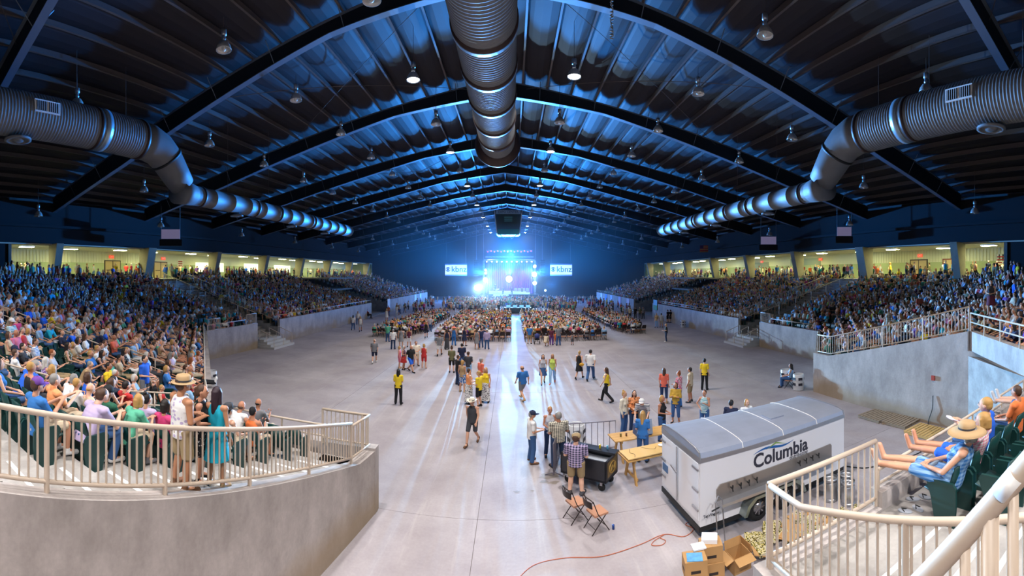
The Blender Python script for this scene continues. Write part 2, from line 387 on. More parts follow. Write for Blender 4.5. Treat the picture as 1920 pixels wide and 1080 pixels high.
# ---- concourses
ZC, ZCT = 6.0, 9.3
for side, nm, X in ((-1, 'left', XL), (1, 'right', XR)):
    xb = X + side * 6.5
    a, b = sorted((X - side * .2, xb)); CY0, CY1 = 14.5, 104.0
    mb = MB(); mb.box(a, b, CY0 - 8, CY1, ZC - .3, ZC); struct('floor_concourse_' + nm, mb, M_deck)
    mb = MB(); mb.box(a, b, CY0 - 8, CY1, ZCT, ZCT + .1); struct('ceiling_concourse_' + nm, mb, plain('concourse_ceiling', S('D8D4BE'), .9))
    a, b = sorted((xb, xb + side * .2))
    mb = MB(); mb.box(a, b, CY0 - 8, CY1, ZC, 7.9); mb.mi = 1; mb.box(a, b, CY0 - 8, CY1, 7.9, ZCT); wb = struct('wall_concourse_' + nm, mb, [M_cdado, M_cwall])
    for k in range(60):                    # ribbed panels above the dado
        yy = CY0 + .4 * k
        if yy > 38: break
        b_ = MB(); p, q = sorted((xb - side * .05, xb)); b_.box(p, q, yy, yy + .16, 7.92, ZCT); b_.build('rib', M_cwall, wb)
    a, b = sorted((X - side * 0, xb)); mb = MB(); mb.box(a, b, CY0 - .3, CY0, ZC, ZCT); wq = struct('wall_concourse_end_' + nm, mb, plain('block_wall', S('6F6C62'), .9, var=.1, scale=2))
    a, b = sorted((X, xb)); mb = MB(); mb.box(a, b, CY1, CY1 + .2, ZC, ZCT); struct('wall_concourse_far_' + nm, mb, M_cdado)
    # dark fascia above the openings and above it the upper wall
    a, b = sorted((X, X + side * .3)); mb = MB(); mb.box(a, b, -6, YEND, ZCT - .02, 13.3)
    struct('wall_fascia_' + nm, mb, M_fascia)
    a, b = sorted((X - side * .0, X - side * .55)); mb = MB(); mb.box(a, b, -6, YEND, 10.9, 11.15); struct('trim_fascia_' + nm, mb, M_fascia)
    a, b = sorted((X + side * .1, X + side * .3)); mb = MB(); mb.box(a, b, CY1, YEND, 0, 9.3); mb.box(a, b, -6, CY0, ZC, 9.3); struct('wall_upper_' + nm, mb, M_fascia)
    # columns: tapered frame legs, wider towards the top
    for k, y in enumerate(RY[2:]):
        if y > 104: continue
        tw = 1.5 if k not in (1,) else 2.2
        mb = MB(); mb.prism([(X + side * .55, ZC), (X + side * .55, 9.4), (X - side * 1.15, 9.4), (X - side * .3, ZC)], y - tw / 4, y + tw / 4, 'y')
        struct('column_%s_%d' % (nm, k + 1), mb, M_col)
# doors, signs in the concourse
def wallpatch(name, side, y0, y1, z0, z1, mat, proud=.06, parent=None, label=None, cat=None):
    xb = (XL - 6.5) if side < 0 else (XR + 6.5)
    a, b = sorted((xb, xb - side * proud)); m = MB(); m.box(a, b, y0, y1, z0, z1); o = m.build(name, mat, parent)
    if label: tag(o, label, cat)
    return o
M_doorw = plain('door_tan', S('B79C6E'), .6); M_redframe = plain('door_red', S('7E2A1C'), .6); M_dframe = plain('door_brown', S('3A2A20'), .6)
n = 1
for side, y, fm in ((-1, 30.5, M_dframe), (-1, 38.5, M_dframe), (1, 23.5, M_redframe), (1, 28.0, M_dframe)):
    d = wallpatch('door_%d' % n, side, y - 1.25, y + 1.25, ZC, 8.25, fm); d['kind'] = 'structure'; n += 1
    for q in (-1, 1): wallpatch('door_leaf', side, y + q * .58 - .52, y + q * .58 + .52, ZC + .02, 8.12, M_doorw, .1, d)
    for q in (-1, 1): wallpatch('push_bar', side, y + q * .58 - .4, y + q * .58 + .4, ZC + 1.0, ZC + 1.08, M_dframe, .16, d)
M_exit = emit('exit_red', S('E04A30'), 1.2)
k = 0
for side, y in ((-1, 30.3), (-1, 39), (-1, 50), (1, 27.8), (1, 45), (1, 60)):
    e = wallpatch('exit_sign', side, y - .35, y + .35, 8.5, 8.85, M_exit, .12, None, 'lit red exit sign, %s one along the %s concourse wall' % (ORD[k % 3], 'left' if side < 0 else 'right'), 'exit sign'); k += 1
    xb = (XL - 6.5) if side < 0 else (XR + 6.5)
    text('lettering', 'EXIT', .3, M_white, basis((xb - side * .13, y, 8.67), (0, -side * -1.0 if side < 0 else -1, 0) if False else (0, 1 if side < 0 else -1, 0), (0, 0, 1)), e)
for side, y in ((-1, 42.3), (1, 17.6)):
    pst = wallpatch('poster', side, y - .55, y + .55, 7.2, 8.6, plain('poster_paper', S('D9D3BE'), .8), .05, None, 'pale notice with red lettering on the %s concourse wall' % ('left' if side < 0 else 'right'), 'poster')
    for q in range(4): wallpatch('print_line', side, y - .42, y + .42, 7.35 + .3 * q, 7.5 + .3 * q, plain('print_red', S('A2402F'), .8), .056, pst)
# bright service windows on the left, grey shutters on the right
for side, ya, yb, z0, z1, mt in ((-1, 45.5, 52, 6.9, 8.3, emit('servery_glow', S('E8F4D8'), .9)), (-1, 57.5, 62.5, 6.9, 8.4, emit('servery_glow', S('E8F4D8'), .9)), (-1, 67, 73, 6.9, 8.3, emit('servery_glow', S('E8F4D8'), .9)), (1, 45, 52, 7.9, 8.9, plain('shutter', S('8F9784'), .7)), (1, 58, 64, 7.7, 8.6, plain('shutter', S('8F9784'), .7))):
    o = wallpatch('window_%d' % n, side, ya, yb, z0, z1, mt, .08); o['kind'] = 'structure'; n += 1
# ---- roof: sagging insulation between purlins, deep frames with flanges below
def und(x):            # underside of the frames
    t = abs(x - ROOFX); xs_ = [0, 7.7, 13, 24, 36.5]; zs_ = [19.4, 18.35, 17.1, 14.6, 12.2]
    return float(np.interp(t, xs_, zs_))
def top(x): t = abs(x - ROOFX); return float(np.interp(t, [0, 36.5], [20.5, 13.6]))
PS = 1.75; NP_ = 21
xsr = [ROOFX + (k - NP_) * PS for k in range(2 * NP_ + 1)]
rows_x = []
for a, b in zip(xsr[:-1], xsr[1:]):
    for t in (0, .25, .5, .75): rows_x.append((a + (b - a) * t, top(a + (b - a) * t) + .34 - .16 * (1 - (2 * t - 1) ** 2)))
rows_x.append((xsr[-1], top(xsr[-1]) + .34))
ysr = [-12] + [y for k in RY for y in (k,)] + [YEND]
rb = MB(); v = []; f = []
for y in ysr:
    for x, z in rows_x: v.append((x, y, z))
n_ = len(rows_x)
for j in range(len(ysr) - 1):
    for i in range(n_ - 1): f.append((j * n_ + i, j * n_ + i + 1, (j + 1) * n_ + i + 1, (j + 1) * n_ + i))
rb.add(v, f); roof = struct('ceiling', rb, M_insul, smooth=False)
for x in xsr:
    z = top(x); b = MB(); b.box(x - .035, x + .035, -12, YEND, z + .02, z + .3); b.box(x - .035, x + .09, -12, YEND, z + .0, z + .03); b.build('purlin', M_purlin, roof)
for y in RY:
    for s_ in (-1, 1):
        X = XL if s_ < 0 else XR
        px_ = [ROOFX + s_ * t for t in (0, 7.7, 13, 18.5, 24, 30, 35.3)]
        poly = [(x, und(x)) for x in px_] + [(x, top(x)) for x in px_[::-1]]
        b = MB(); b.prism(poly if s_ < 0 else poly[::-1], y - .04, y + .04, 'y'); ra = b.build('rafter', M_steel, roof)
        b = MB()
        for (x0, x1) in zip(px_[:-1], px_[1:]):
            z0_, z1_ = und(x0), und(x1)
            b.add([(x0, y - .2, z0_), (x1, y - .2, z1_), (x1, y + .2, z1_), (x0, y + .2, z0_), (x0, y - .2, z0_ - .04), (x1, y - .2, z1_ - .04), (x1, y + .2, z1_ - .04), (x0, y + .2, z0_ - .04)], [(0, 1, 2, 3), (7, 6, 5, 4), (0, 4, 5, 1), (2, 6, 7, 3)])
            b.add([(x0, y - .2, top(x0)), (x1, y - .2, top(x1)), (x1, y + .2, top(x1)), (x0, y + .2, top(x0)), (x0, y - .2, top(x0) - .03), (x1, y - .2, top(x1) - .03), (x1, y + .2, top(x1) - .03), (x0, y + .2, top(x0) - .03)], [(0, 1, 2, 3), (7, 6, 5, 4), (0, 4, 5, 1), (2, 6, 7, 3)])
        b.build('flange', M_flange, ra)
        b = MB()
        for t in range(3, 34, 4):            # flange braces up to the purlins
            x = ROOFX + s_ * t
            for dy in (-.9, .9): b.tube([(x, y, und(x) + .02), (x, y + dy, top(x) + .1)], .025, 4)
        b.build('flange_brace', M_flange, ra)
for k, y in enumerate(RY[:-1]):              # diagonal bracing rods in some bays
    if k % 2: continue
    for s_ in (-1, 1):
        b = MB(); x0, x1 = ROOFX + s_ * 2, ROOFX + s_ * 17; b.tube([(x0, y, top(x0) - .25), (x1, y + 11.5, top(x1) - .25)], .018, 4); b.tube([(x1, y, top(x1) - .25), (x0, y + 11.5, top(x0) - .25)], .018, 4)
        b.build('brace_rod', M_purlin, roof)
mb = MB(); mb.box(XL - 8, XR + 8, YEND, YEND + .3, 0, 21); struct('wall_far', mb, M_fascia)
mb = MB(); mb.box(XL - 8, XR + 8, -14.3, -14, 0, 21); struct('wall_near', mb, M_fascia)
# ================================================================ RAILINGS
def along(pts, d):
    """point at arc length d of a 3D polyline"""
    for a, b in zip(pts[:-1], pts[1:]):
        L = (b - a).length
        if d <= L + 1e-6: return a + (b - a) * (d / L)
        d -= L
    return pts[-1].copy()
def plen(pts): return sum((b - a).length for a, b in zip(pts[:-1], pts[1:]))
PICK = {}
def picket_mesh(h, r, mat):
    k = (round(h, 3), r, mat.name)
    if k not in PICK: b = MB(); b.tube([(0, 0, 0), (0, 0, h)], r, 8, False); PICK[k] = b.mesh('picket', [mat], True)
    return PICK[k]
def railing(label, pts, h=1.0, low=.1, pick=.13, post=1.75, rt=.032, rp=.012, mat=None, mid=None, single=True, name='guard_railing', drop=.0):
    mat = mat or M_rail; pts = [Vector(p) for p in pts]; base = pts[0].copy()
    t = thing(name, label, 'railing', base); L_ = [p - base for p in pts]; tot = plen(L_)
    up = Vector((0, 0, 1))
    b = MB(); b.tube([p + up * h for p in L_], rt, 10); b.build('top_rail', mat, t, True)
    if low is not None: b = MB(); b.tube([p + up * low for p in L_], rt * .8, 8); b.build('bottom_rail', mat, t, True)
    for m_ in (mid or []): b = MB(); b.tube([p + up * m_ for p in L_], rt * .85, 8); b.build('middle_rail', mat, t, True)
    n = max(1, round(tot / post))
    for i in range(n + 1):
        p = along(L_, tot * i / n); b = link('post', picket_mesh(h + drop, rt * .95, mat), t, p - up * drop)
    if pick:
        m = int(tot / pick)
        if single:
            for i in range(1, m):
                p = along(L_, tot * i / m); link('picket', picket_mesh(h - low, rp, mat), t, p + up * low)
        else:
            b = MB()
            for i in range(1, m): p = along(L_, tot * i / m); b.tube([p + up * low, p + up * h], rp, 4, False)
            tag(b.build('pickets', mat, t), kind='stuff')
    return t
xo = -.16
lt = [(xw(y) + xo, y, wtop(y)) for y in (9.7, 8.4, 6.7, 4.55, 3.2, 1.8, .6)]
railing('beige picket railing climbing along the top of the left tunnel wall', lt, 1.0, .14, .125, 1.9, .04, .016)
railing('short beige picket railing around the front corner of the left tunnel wall', [(xw(9.6) + xo, 9.75, 1.68), (xw(10.7) + xo, 10.7, 1.68), (xw(10.7) - 1.5, 10.6, 1.72)], .95, .16, .125, 1.3, .036, .015)
railing('low two-pipe rail in front of the near left front row', [(-4.9, 10.42, 1.75), (-9.1, 10.25, 1.75)], .55, None, None, 1.5, .03, mid=[.25])
railing('tall end frame of low rail beside the grey-white barrel on the left', [(-9.15, 10.35, 1.75), (-9.9, 11.1, 1.8)], .9, .12, .12, .8, .03, .012)
railing('low pipe rail along the left corner wall', [(-9.9, 11.1, 1.87), (-21.3, 23.7, 2.2)], .5, None, None, 2.2, .03, mid=[.22])
yl = V1[-1][0]
railing('low pipe rail on the left wall before the first entry stairs', [(-21.1, 23.9, WT), (-21.1, yl - 1.6, WT)], .42, None, None, 1.5, .03)
for a, b_, w_ in ((24.0, 25.4, 'far end of the corner stand'), (yl - 1.5, yl, 'corner beside the first entry stairs')):
    railing('pale picket gate panel on the left wall at the ' + w_, [(-21.1, a, WT - .1), (-21.1, b_, WT - .1)], .95, .1, .14, 1.5, .03, .014)
railing('sloping picket railing on the near edge of the left entry stairs', [(-21.2, yl, WT - .1), (-33, yl, 5.6)], 1.0, .1, .16, 2.2, .03, .014, single=False)
railing('sloping picket railing on the far edge of the left entry stairs', [(-21.2, V1[-1][1], WT - .2), (-33, V1[-1][1], 5.5)], 1.0, .1, .16, 2.2, .03, .014, single=False)
railing('low pipe rail along the left wall of the middle stand', [(-21.1, V1[-1][1], WT), (-21.1, V2[0], WT)], .42, None, None, 2.0, .03)
railing('low pipe rail along the left wall of the far stand', [(-21.1, V2[1], WT), (-21.1, SEND, WT)], .5, None, None, 2.0, .03, mid=[.25])
railing('sloping railing at the far left opening', [(-21.2, V2[1], WT), (-33, V2[1], 5.6)], 1.0, .1, .2, 2.2, .03, .014, single=False)
yr = V1[1][0]
railing('sloping picket railing on the near edge of the right entry stairs', [(21.2, yr, WT - .1), (33, yr, 5.6)], 1.0, .1, .16, 2.2, .03, .014, single=False)
railing('sloping railing on the far edge of the right entry stairs', [(21.2, V1[1][1], WT - .2), (33, V1[1][1], 5.5)], 1.0, .1, .16, 2.2, .03, .014, single=False)
railing('picket end panel on the right wall beside the entry stairs', [(21.1, yr - 1.5, WT - .1), (21.1, yr, WT - .1)], .95, .1, .14, 1.5, .03, .014)
railing('low pipe rail on the short right wall before the entry stairs', [(21.1, 24, WT), (21.1, yr - 1.6, WT)], .42, None, None, 1.6, .03)
railing('low pipe rail along the right wall of the middle stand', [(21.1, V1[1][1], WT), (21.1, V2[0], WT)], .45, None, None, 2.0, .03, mid=[.2])
railing('low pipe rail along the right wall of the far stand', [(21.1, V2[1], WT), (21.1, SEND, WT)], .5, None, None, 2.0, .03, mid=[.25])
railing('sloping railing at the far right opening', [(21.2, V2[1], WT), (33, V2[1], 5.6)], 1.0, .1, .2, 2.2, .03, .014, single=False)
railing('beige picket railing climbing along the right vehicle bay wall', [(15.35, yc, 2.13), (15.35, yc - 1, 2.13), (15.35, 8.1, 4.1)], 1.0, .1, .17, 2.4, .032, .016)
railing('short picket railing at the front corner of the right corner stand', [(15.35, yc, 2.13), (16.3, yc + 1.05, 2.13)], 1.0, .1, .16, 1.5, .032, .016)
railing('two-pipe rail on the beam over the vehicle bay', [(15.3, 8.0, 4.1), (pB.x, pB.y, 4.1)], .75, None, None, 1.6, .032, mid=[.38])
# near right : picket rail round the aisle, then a low two-pipe rail in front of the seats
railing('beige picket railing across the near right aisle end, two-sided corner by the cartons', [(RX0 - .1, YF - .12, ZR + .04), (RX1, YF - .12, ZR + .04)], 1.0, .12, .125, 2.3, .036, .015)
railing('beige picket railing rising along the near right tunnel wall', [(RX0 - .1, YF - .16, ZR + .04), (RX0 - .1, 3.6, ZR + .04), (RX0 - .1, .2, ZR + .04 + 1.02)], 1.0, .12, .13, 2.2, .036, .015)
railing('low two-pipe foot rail in front of the near right front row', [(RX1 + .05, YF - .12, ZR + .28), (12.9, YF - .12, ZR + .28)], .3, None, None, 1.5, .03, mid=[.08])
t = thing('hand_rail', 'thick beige handrail crossing the bottom right corner closest to viewer', 'railing', (0, 0, 0))
A_ = Q(1700, 1118, .98); B_ = Q(1925, 872, .86); D_ = B_ + (B_ - A_) * .6; A2 = A_ - (B_ - A_) * 1.2
b = MB(); b.tube([A2, A_, B_, D_], .024, 16); b.build('top_rail', M_rail, t, True)
for i, tt in enumerate((.52, .72, .9, 1.1)):
    p = A_ + (B_ - A_) * tt; b = MB(); b.tube([p, (p.x, p.y, p.z - .9)], .02 if i % 2 else .012, 10); b.build('post' if i % 2 else 'picket', M_rail, t, True)
pp = A_ + (B_ - A_) * .86; dd = (B_ - A_).normalized()
b = MB(); b.tube([pp - dd * .03 + Vector((-.004, -.004, .008)), pp + dd * .03 + Vector((-.004, -.004, .008))], .0225, 12); b.build('worn_white_patch', M_white, t, True)
# aisle handrails inside the left stand
def aisle_rail(label, a, b_, h=.9):
    pts = [Vector(a), Vector(b_)]
    t = thing('aisle_handrail', label, 'handrail', pts[0]); L_ = [p - pts[0] for p in pts]; d = (L_[1]).normalized(); u = Vector((0, 0, 1))
    b = MB(); b.tube([u * (h - .38), u * (h - .03), u * h + d * .05, L_[1] + u * h - d * .05, L_[1] + u * (h - .05), L_[1] + u * (h - .38)], .026, 8); b.build('loop_rail', M_rail, t, True)
    b = MB(); b.tube([u * (h - .38), L_[1] + u * (h - .38)], .022, 8); b.build('middle_rail', M_rail, t, True)
    for q in (.04, .5, .96): b = MB(); p = L_[1] * q; b.tube([p - u * .2, p + u * h], .022, 6); b.build('post', M_rail, t, True)
def deckz(o): return rz_(min(NROW - 1, max(0, math.floor(o / RD))))
AISLE_C = [.20, .62]                               # positions of aisles along the corner front (fraction K1..K2)
def corner_pt(fr, o, side=-1):
    p = K1 + (K2 - K1) * fr + n2 * o; return Vector((side * p.x, p.y))
for k, (fr, o0, o1, l) in enumerate(((AISLE_C[0], .8, 3.4, 'lowest'), (AISLE_C[0], 4.2, 6.9, 'middle'), (AISLE_C[0], 7.7, 10.4, 'highest'))):
    a = corner_pt(fr, o0); c = corner_pt(fr, o1); aisle_rail('beige double handrail in the left corner stand aisle, %s of three' % l, (a.x, a.y, deckz(o0) + .05), (c.x, c.y, deckz(o1) + .05))
for k, (o0, o1, l) in enumerate(((.9, 3.3, 'lower'), (4.2, 7.0, 'upper'))):
    aisle_rail('beige double handrail between the near left end stand and corner stand, %s one' % l, (-9.0 - .2 * o0, K1.y - o0, deckz(o0) + .05), (-9.0 - .2 * o1, K1.y - o1, deckz(o1) + .05))
for k, (fr, o0, o1, l) in enumerate(((.60, 1.0, 3.6, 'lowest'), (.60, 4.4, 7.2, 'middle'), (.60, 8.0, 10.6, 'highest'))):
    a = corner_pt(fr, o0, 1); c = corner_pt(fr, o1, 1); aisle_rail('double handrail in the right corner stand aisle, %s of three' % l, (a.x, a.y, deckz(o0) + .05), (c.x, c.y, deckz(o1) + .05))
for y, l in ((42.5, 'near'), (52, 'far')):
    aisle_rail('long double handrail in the right middle stand, %s aisle' % l, (WX + 1, y, deckz(1) + .05), (WX + 8, y, deckz(8) + .05))
# ================================================================ DUCTS
M_duct = plain('galvanised_duct', S('6F7072'), .6, .15, .12, 3)
M_ductd = plain('duct_band', S('3B2A26'), .5, .3)
def duct(mb, pts, r, rib=.28, n=24):
    """spiral duct: pipe with standing ribs"""
    pts = [Vector(p) for p in pts]; tot = plen(pts); k = int(tot / rib); P2 = []; rr = []
    for i in range(k + 1):
        d = tot * i / k
        for e, q in ((-.03, 0), (-.012, .02), (.012, .02), (.03, 0)):
            if 0 <= d + e <= tot: P2.append(along(pts, d + e)); rr.append(r + q)
    mb.tube(P2, rr, n)
for s_, nm in ((-1, 'left'), (1, 'right')):
    x = 17.5 if s_ > 0 else -17.6; x = s_ * abs(x); x = -17.6 if s_ < 0 else 16.0
    t = thing('air_duct', 'long ribbed round air duct hung on wires under the %s roof slope' % nm, 'air duct', (x, 15, 13.7))
    b = MB(); duct(b, [(0, -17, 0), (0, -.6, 0)], 1.0, .15, 28); b.build('main_pipe', M_duct, t, True)
    for yy in (-3.6, -.7): b = MB(); b.tube([(0, yy - .1, 0), (0, yy + .1, 0)], 1.05, 28); b.build('band', M_ductd, t, True)
    b = MB(); b.tube([(0, -3.35, 0), (0, -3.0, 0)], 1.04, 28); b.build('collar', plain('duct_collar', S('9FB6C4'), .35, .6), t, True)
    b = MB(); b.tube([(0, -.7, 0), (0, .1, -.03), (0, .8, -.25), (0, 1.5, -.75), (0, 2.1, -1.4), (0, 2.7, -2.0)], [1.0, 1.0, .97, .92, .84, .75], 24); b.build('elbow', M_duct, t, True)
    b = MB(); b.tube([(0, 1.35, -.62), (0, 1.45, -.72)], .97, 24); b.build('band', M_black, t, True)
    b = MB(); b.tube([(0, 2.3, -2.35), (0, 3.6, -2.45)], [.78, .62], 24); b.build('reducer', M_duct, t, True)
    b = MB(); duct(b, [(0, 3.4, -2.45), (0, 28, -2.45)], .6, 1.8, 20); b.build('branch_pipe', M_duct, t, True)
    for yy in (4.2, 10, 13.2, 19): b = MB(); b.tube([(0, yy - .07, -2.45), (0, yy + .07, -2.45)], .66, 20); b.build('band', M_ductd, t, True)
    for yy, z_, rr in ((-7.6, -1.25, .62), (8.0, -3.3, .45), (15.5, -3.3, .45), (22, -3.3, .45)):
        b = MB(); b.lathe([(.22, .55), (.22, .12), (rr * .6, .1), (rr, .02), (rr, -.06), (rr * .75, -.08), (rr * .7, -.02), (rr * .45, -.03), (rr * .4, -.09), (.1, -.09)], 20); dd = b.build('diffuser', M_duct, t, True, (0, yy, z_ + .1))
    for yy in (-6.6,):
        b = MB(); gx = -s_ * .98; b.cbox((gx, yy, .12), (.12, 1.25, .55)); g = b.build('vent_grille', M_white, t)
        for q in (-.3, .3):
            b = MB(); b.cbox((gx - s_ * .05, yy + q, .12), (.06, .5, .42)); b.build('grille_opening', M_black, g)
            for j in range(5):
                b = MB(); b.cbox((gx - s_ * .085, yy + q - .2 + .1 * j, .12), (.012, .02, .42)); b.build('slat', M_white, g)
    for yy in (-14, -9, -4.5, -1.5, 7, 12, 18, 24):
        zz = .95 if yy < 0 else -1.85; b = MB(); b.tube([(0, yy, zz), (0, yy, top(x) - 13.7)], .012, 4); b.build('hanger_wire', M_purlin, t)
t = thing('air_duct', 'wide ribbed round duct running under the roof ridge with dark bands', 'air duct', (ROOFX + .1, 12, 14.65))
b = MB(); duct(b, [(0, -12, 0), (0, 14.2, 0)], 1.05, .16, 32); b.build('main_pipe', M_duct, t, True)
for yy in (1.6, 4.3, 7.0, 9.7, 12.2): b = MB(); b.tube([(0, yy - .18, 0), (0, yy + .18, 0)], 1.12, 32); b.build('band', M_ductd, t, True)
b = MB(); b.tube([(0, 14.0, 0), (0, 14.5, 0), (0, 14.6, 0)], [1.15, 1.45, 1.45], 32); b.build('end_collar', M_ductd, t, True)
for yy in (0, 4, 8, 12):
    for q in (-.9, .9): b = MB(); b.tube([(q, yy, .6), (q, yy, 5.6)], .012, 4); b.build('hanger_wire', M_purlin, t)
# ================================================================ HOUSE LAMPS
M_lampm = plain('lamp_metal', S('B9BABD'), .35, .7); M_refl = plain('lamp_reflector', S('D6D2CB'), .3, .4); M_bulb_on = emit('bulb_lit', (1, .97, .95), 60); M_bulb_off = plain('bulb_unlit', S('E6E2DA'), .3)
b = MB(); b.lathe([(.05, .95), (.13, .92), (.13, .66), (.08, .64)], 10); me_b = b.mesh('ballast', [M_lampm], True)
b = MB(); b.lathe([(.07, .66), (.11, .5), (.07, .38)], 10); me_n = b.mesh('neck', [M_lampm], True)
b = MB(); b.lathe([(.09, .40), (.2, .34), (.32, .16), (.37, -.02), (.37, -.05), (.33, .1), (.2, .28), (.08, .34)], 18, cap=False); me_s = b.mesh('reflector', [M_refl], True)
b = MB(); b.ell((0, 0, .06), (.12, .12, .16), 10); me_1 = b.mesh('bulb', [M_bulb_on], True)
b = MB(); b.ell((0, 0, .06), (.12, .12, .16), 10); me_0 = b.mesh('bulb', [M_bulb_off], True)
b = MB(); b.lathe([(.33, .0), (.31, -.03), (.02, -.05)], 18); me_lens = b.mesh('lens', [emit('lens_lit', (.95, .97, 1), 14)], True)
b = MB(); b.tube([(0, 0, 0), (0, 0, 1)], .012, 4); me_w = b.mesh('hook_wire', [M_purlin])
LAMPN = 0
def lamp(p, lit, label):
    global LAMPN
    t = thing('high_bay_lamp', label, 'lamp', p, 0, 'lit high bay lamps' if lit else 'unlit high bay lamps')
    link('ballast', me_b, t); link('neck', me_n, t); link('reflector', me_s, t)
    link('bulb', me_1 if lit else me_0, t)
    if lit: link('lens', me_lens, t)
    h = top(p[0]) + .3 - p[2] - .95
    w_ = link('hook_wire', me_w, t, (0, 0, .95)); w_.scale = (1, 1, max(.2, h))
    if lit:
        l = lightobj('lamp_light', 'SPOT', (0, 0, -.12), None, HOUSE_W * (1.5 if p[1] < 2 else 1.0 if p[1] < 25 else .95 if p[1] < 40 else .75 if p[1] < 55 else .42), (1, .955, .93), t, spot_size=math.radians(122), spot_blend=.6, shadow_soft_size=.3)
    LAMPN += 1
LAY = [22.2 + 6.87 * k for k in range(-4, 14)]
print('lamp y', LAY[:5])
SIDE = {-1: 'left', 1: 'right'}
for row, (dx, z) in enumerate(((4.3, 17.0), (11.5, 17.0), (18.4, 15.5), (25.5, 13.3), (31, 11.4))):
    for s_ in (-1, 1):
        i = 0
        for k, y in enumerate(LAY):
            if row > 1 and y < 10: continue
            if row == 1 and y < 10 and k: continue
            if row == 2 and y < 16: y = 11.6
            if row == 3 and k % 2: continue
            if row == 4 and not k % 2: continue
            if y > 108: continue
            x = ROOFX + s_ * dx
            lit = (row == 0 and k % 2 == 0) or (row == 1 and y < 0)  # second-row lamps behind the viewer are added, lit to brighten near surfaces
            z_ = min(z, und(x) - .3) if row else z
            lamp((x, y, z_), lit, '%s high bay lamp, %s from viewer in %s row %s of the ridge' % ('lit' if lit else 'unlit', ordinal(i), ['inner', 'second', 'third', 'fourth', 'outermost'][row], SIDE[s_])); i += 1
# rope coil hanging from roof
b = MB(); pts = [(.05 * math.sin(i * 1.3), .05 * math.cos(i * 1.1), 2.2 - i * .022) for i in range(60)]; b.tube(pts, .022, 5)
p_ = Q(1147, 62, 14.0); tag(b.build('coiled_rope', plain('rope', S('8E8A84'), .9), None, True, (p_.x, p_.y, p_.z - 1.1)), 'bundled grey rope hanging high right of the ridge duct', 'rope')
# ================================================================ SCOREBOARD
sy = 70.0; zc = Q(952, 420, sy).z
t = thing('scoreboard', 'hanging four-sided dark scoreboard with green banner above the far floor', 'scoreboard', (-.6, sy, zc))
b = MB(); v = []
for z, q in ((-1.9, 1.75), (2.0, 2.15)):
    for x, y in ((-1, -1), (1, -1), (1, 1), (-1, 1)): v.append((x * q, y * q, z))
b.add(v, [(3, 2, 1, 0), (4, 5, 6, 7), (0, 1, 5, 4), (1, 2, 6, 5), (2, 3, 7, 6), (3, 0, 4, 7)]); b.build('cabinet', plain('scoreboard_dark', S('16383F'), .5), t)
b = MB(); b.cbox((0, -2.2, 1.65), (4.0, .08, .62), (math.radians(-6), 0, 0)); nm_ = b.build('name_panel', plain('name_panel', S('A8C2D2'), .5), t)
text('lettering', 'EXPO CENTER', .5, plain('panel_navy', S('1A2A55'), .5), basis((0, -2.26, 1.65), (1, 0, 0), (0, 0, 1)), nm_)
b = MB(); b.cbox((0, -1.85, -1.45), (3.5, .06, .85), (math.radians(-6), 0, 0)); b.build('banner', plain('banner_green', S('1E7A62'), .5), t)
b = MB(); b.cbox((0, 0, -1.93), (3.5, 3.5, .04)); b.build('underside', M_black, t)  # black sheet added to tone down the beam-lit cabinet bottom
for i in range(3):
    b = MB(); b.cbox((0, -2.0 - .05 * i, .25 + .3 * i), (1.3, .04, .1)); b.build('display_line', emit('display_dim', S('3E7480'), .3), t)
for s_ in (-1, 1):
    b = MB(); b.cbox((s_ * 2.05, 0, .1), (.12, 3.4, 3.8), (0, math.radians(s_ * 6), 0)); b.build('side_panel', M_white, t)
    b = MB(); b.tube([(s_ * 1.4, -1.7, -1.9), (s_ * .55, -1.7, -2.6), (s_ * .35, -1.7, -2.3)], .05, 5); b.build('under_brace', M_lampm, t)
    b = MB(); b.tube([(s_ * 1.2, 0, 2.0), (s_ * 1.2, 0, 20 - zc)], .03, 4); b.build('hanger_wire', M_purlin, t)
# projector boxes / blank signs hung on the fascias
for px, py, D_, w_, h_, lb in ((320, 439, 45, 2.0, 1.0, 'blank lilac sign board hanging over the left stand'), (1583, 434, 44, 1.5, .9, 'blank lilac sign board nearer over the right stand'), (1441, 451, 55, 2.0, 1.0, 'blank pale sign board further along over the right stand')):
    p = Q(px, py, D_); th = -(px - 960) / F; t = thing('sign_board', lb, 'sign', p, th)
    b = MB(); b.cbox((0, 0, 0), (w_, .1, h_)); b.build('panel', emit('sign_pale', S('8F87AE'), .35), t)
    for q in (-1, 1): b = MB(); b.tube([(q * w_ / 2, .08, -h_ / 2 - .1), (q * w_ / 2, .08, 3)], .03, 4); b.build('hanger', M_purlin, t)
    b = MB(); b.cbox((0, .3, -h_ / 2 - .4), (w_ * 1.2, .6, .7)); b.build('equipment_box', M_fascia, t)
p = Q(1320, 466, 72); t = thing('flag', 'small striped flag hanging over the right stand', 'flag', p, -.45)
for i in range(6): b = MB(); b.cbox((0, 0, -.55 + .2 * i), (1.4, .04, .2)); b.build('stripe', plain('flag_red' if i % 2 else 'flag_cream', S('A8434A') if i % 2 else S('B0885E'), .8), t)
b = MB(); b.cbox((-.4, -.02, .27), (.6, .05, .56)); b.build('canton', plain('flag_blue', S('4A2F63'), .8), t)
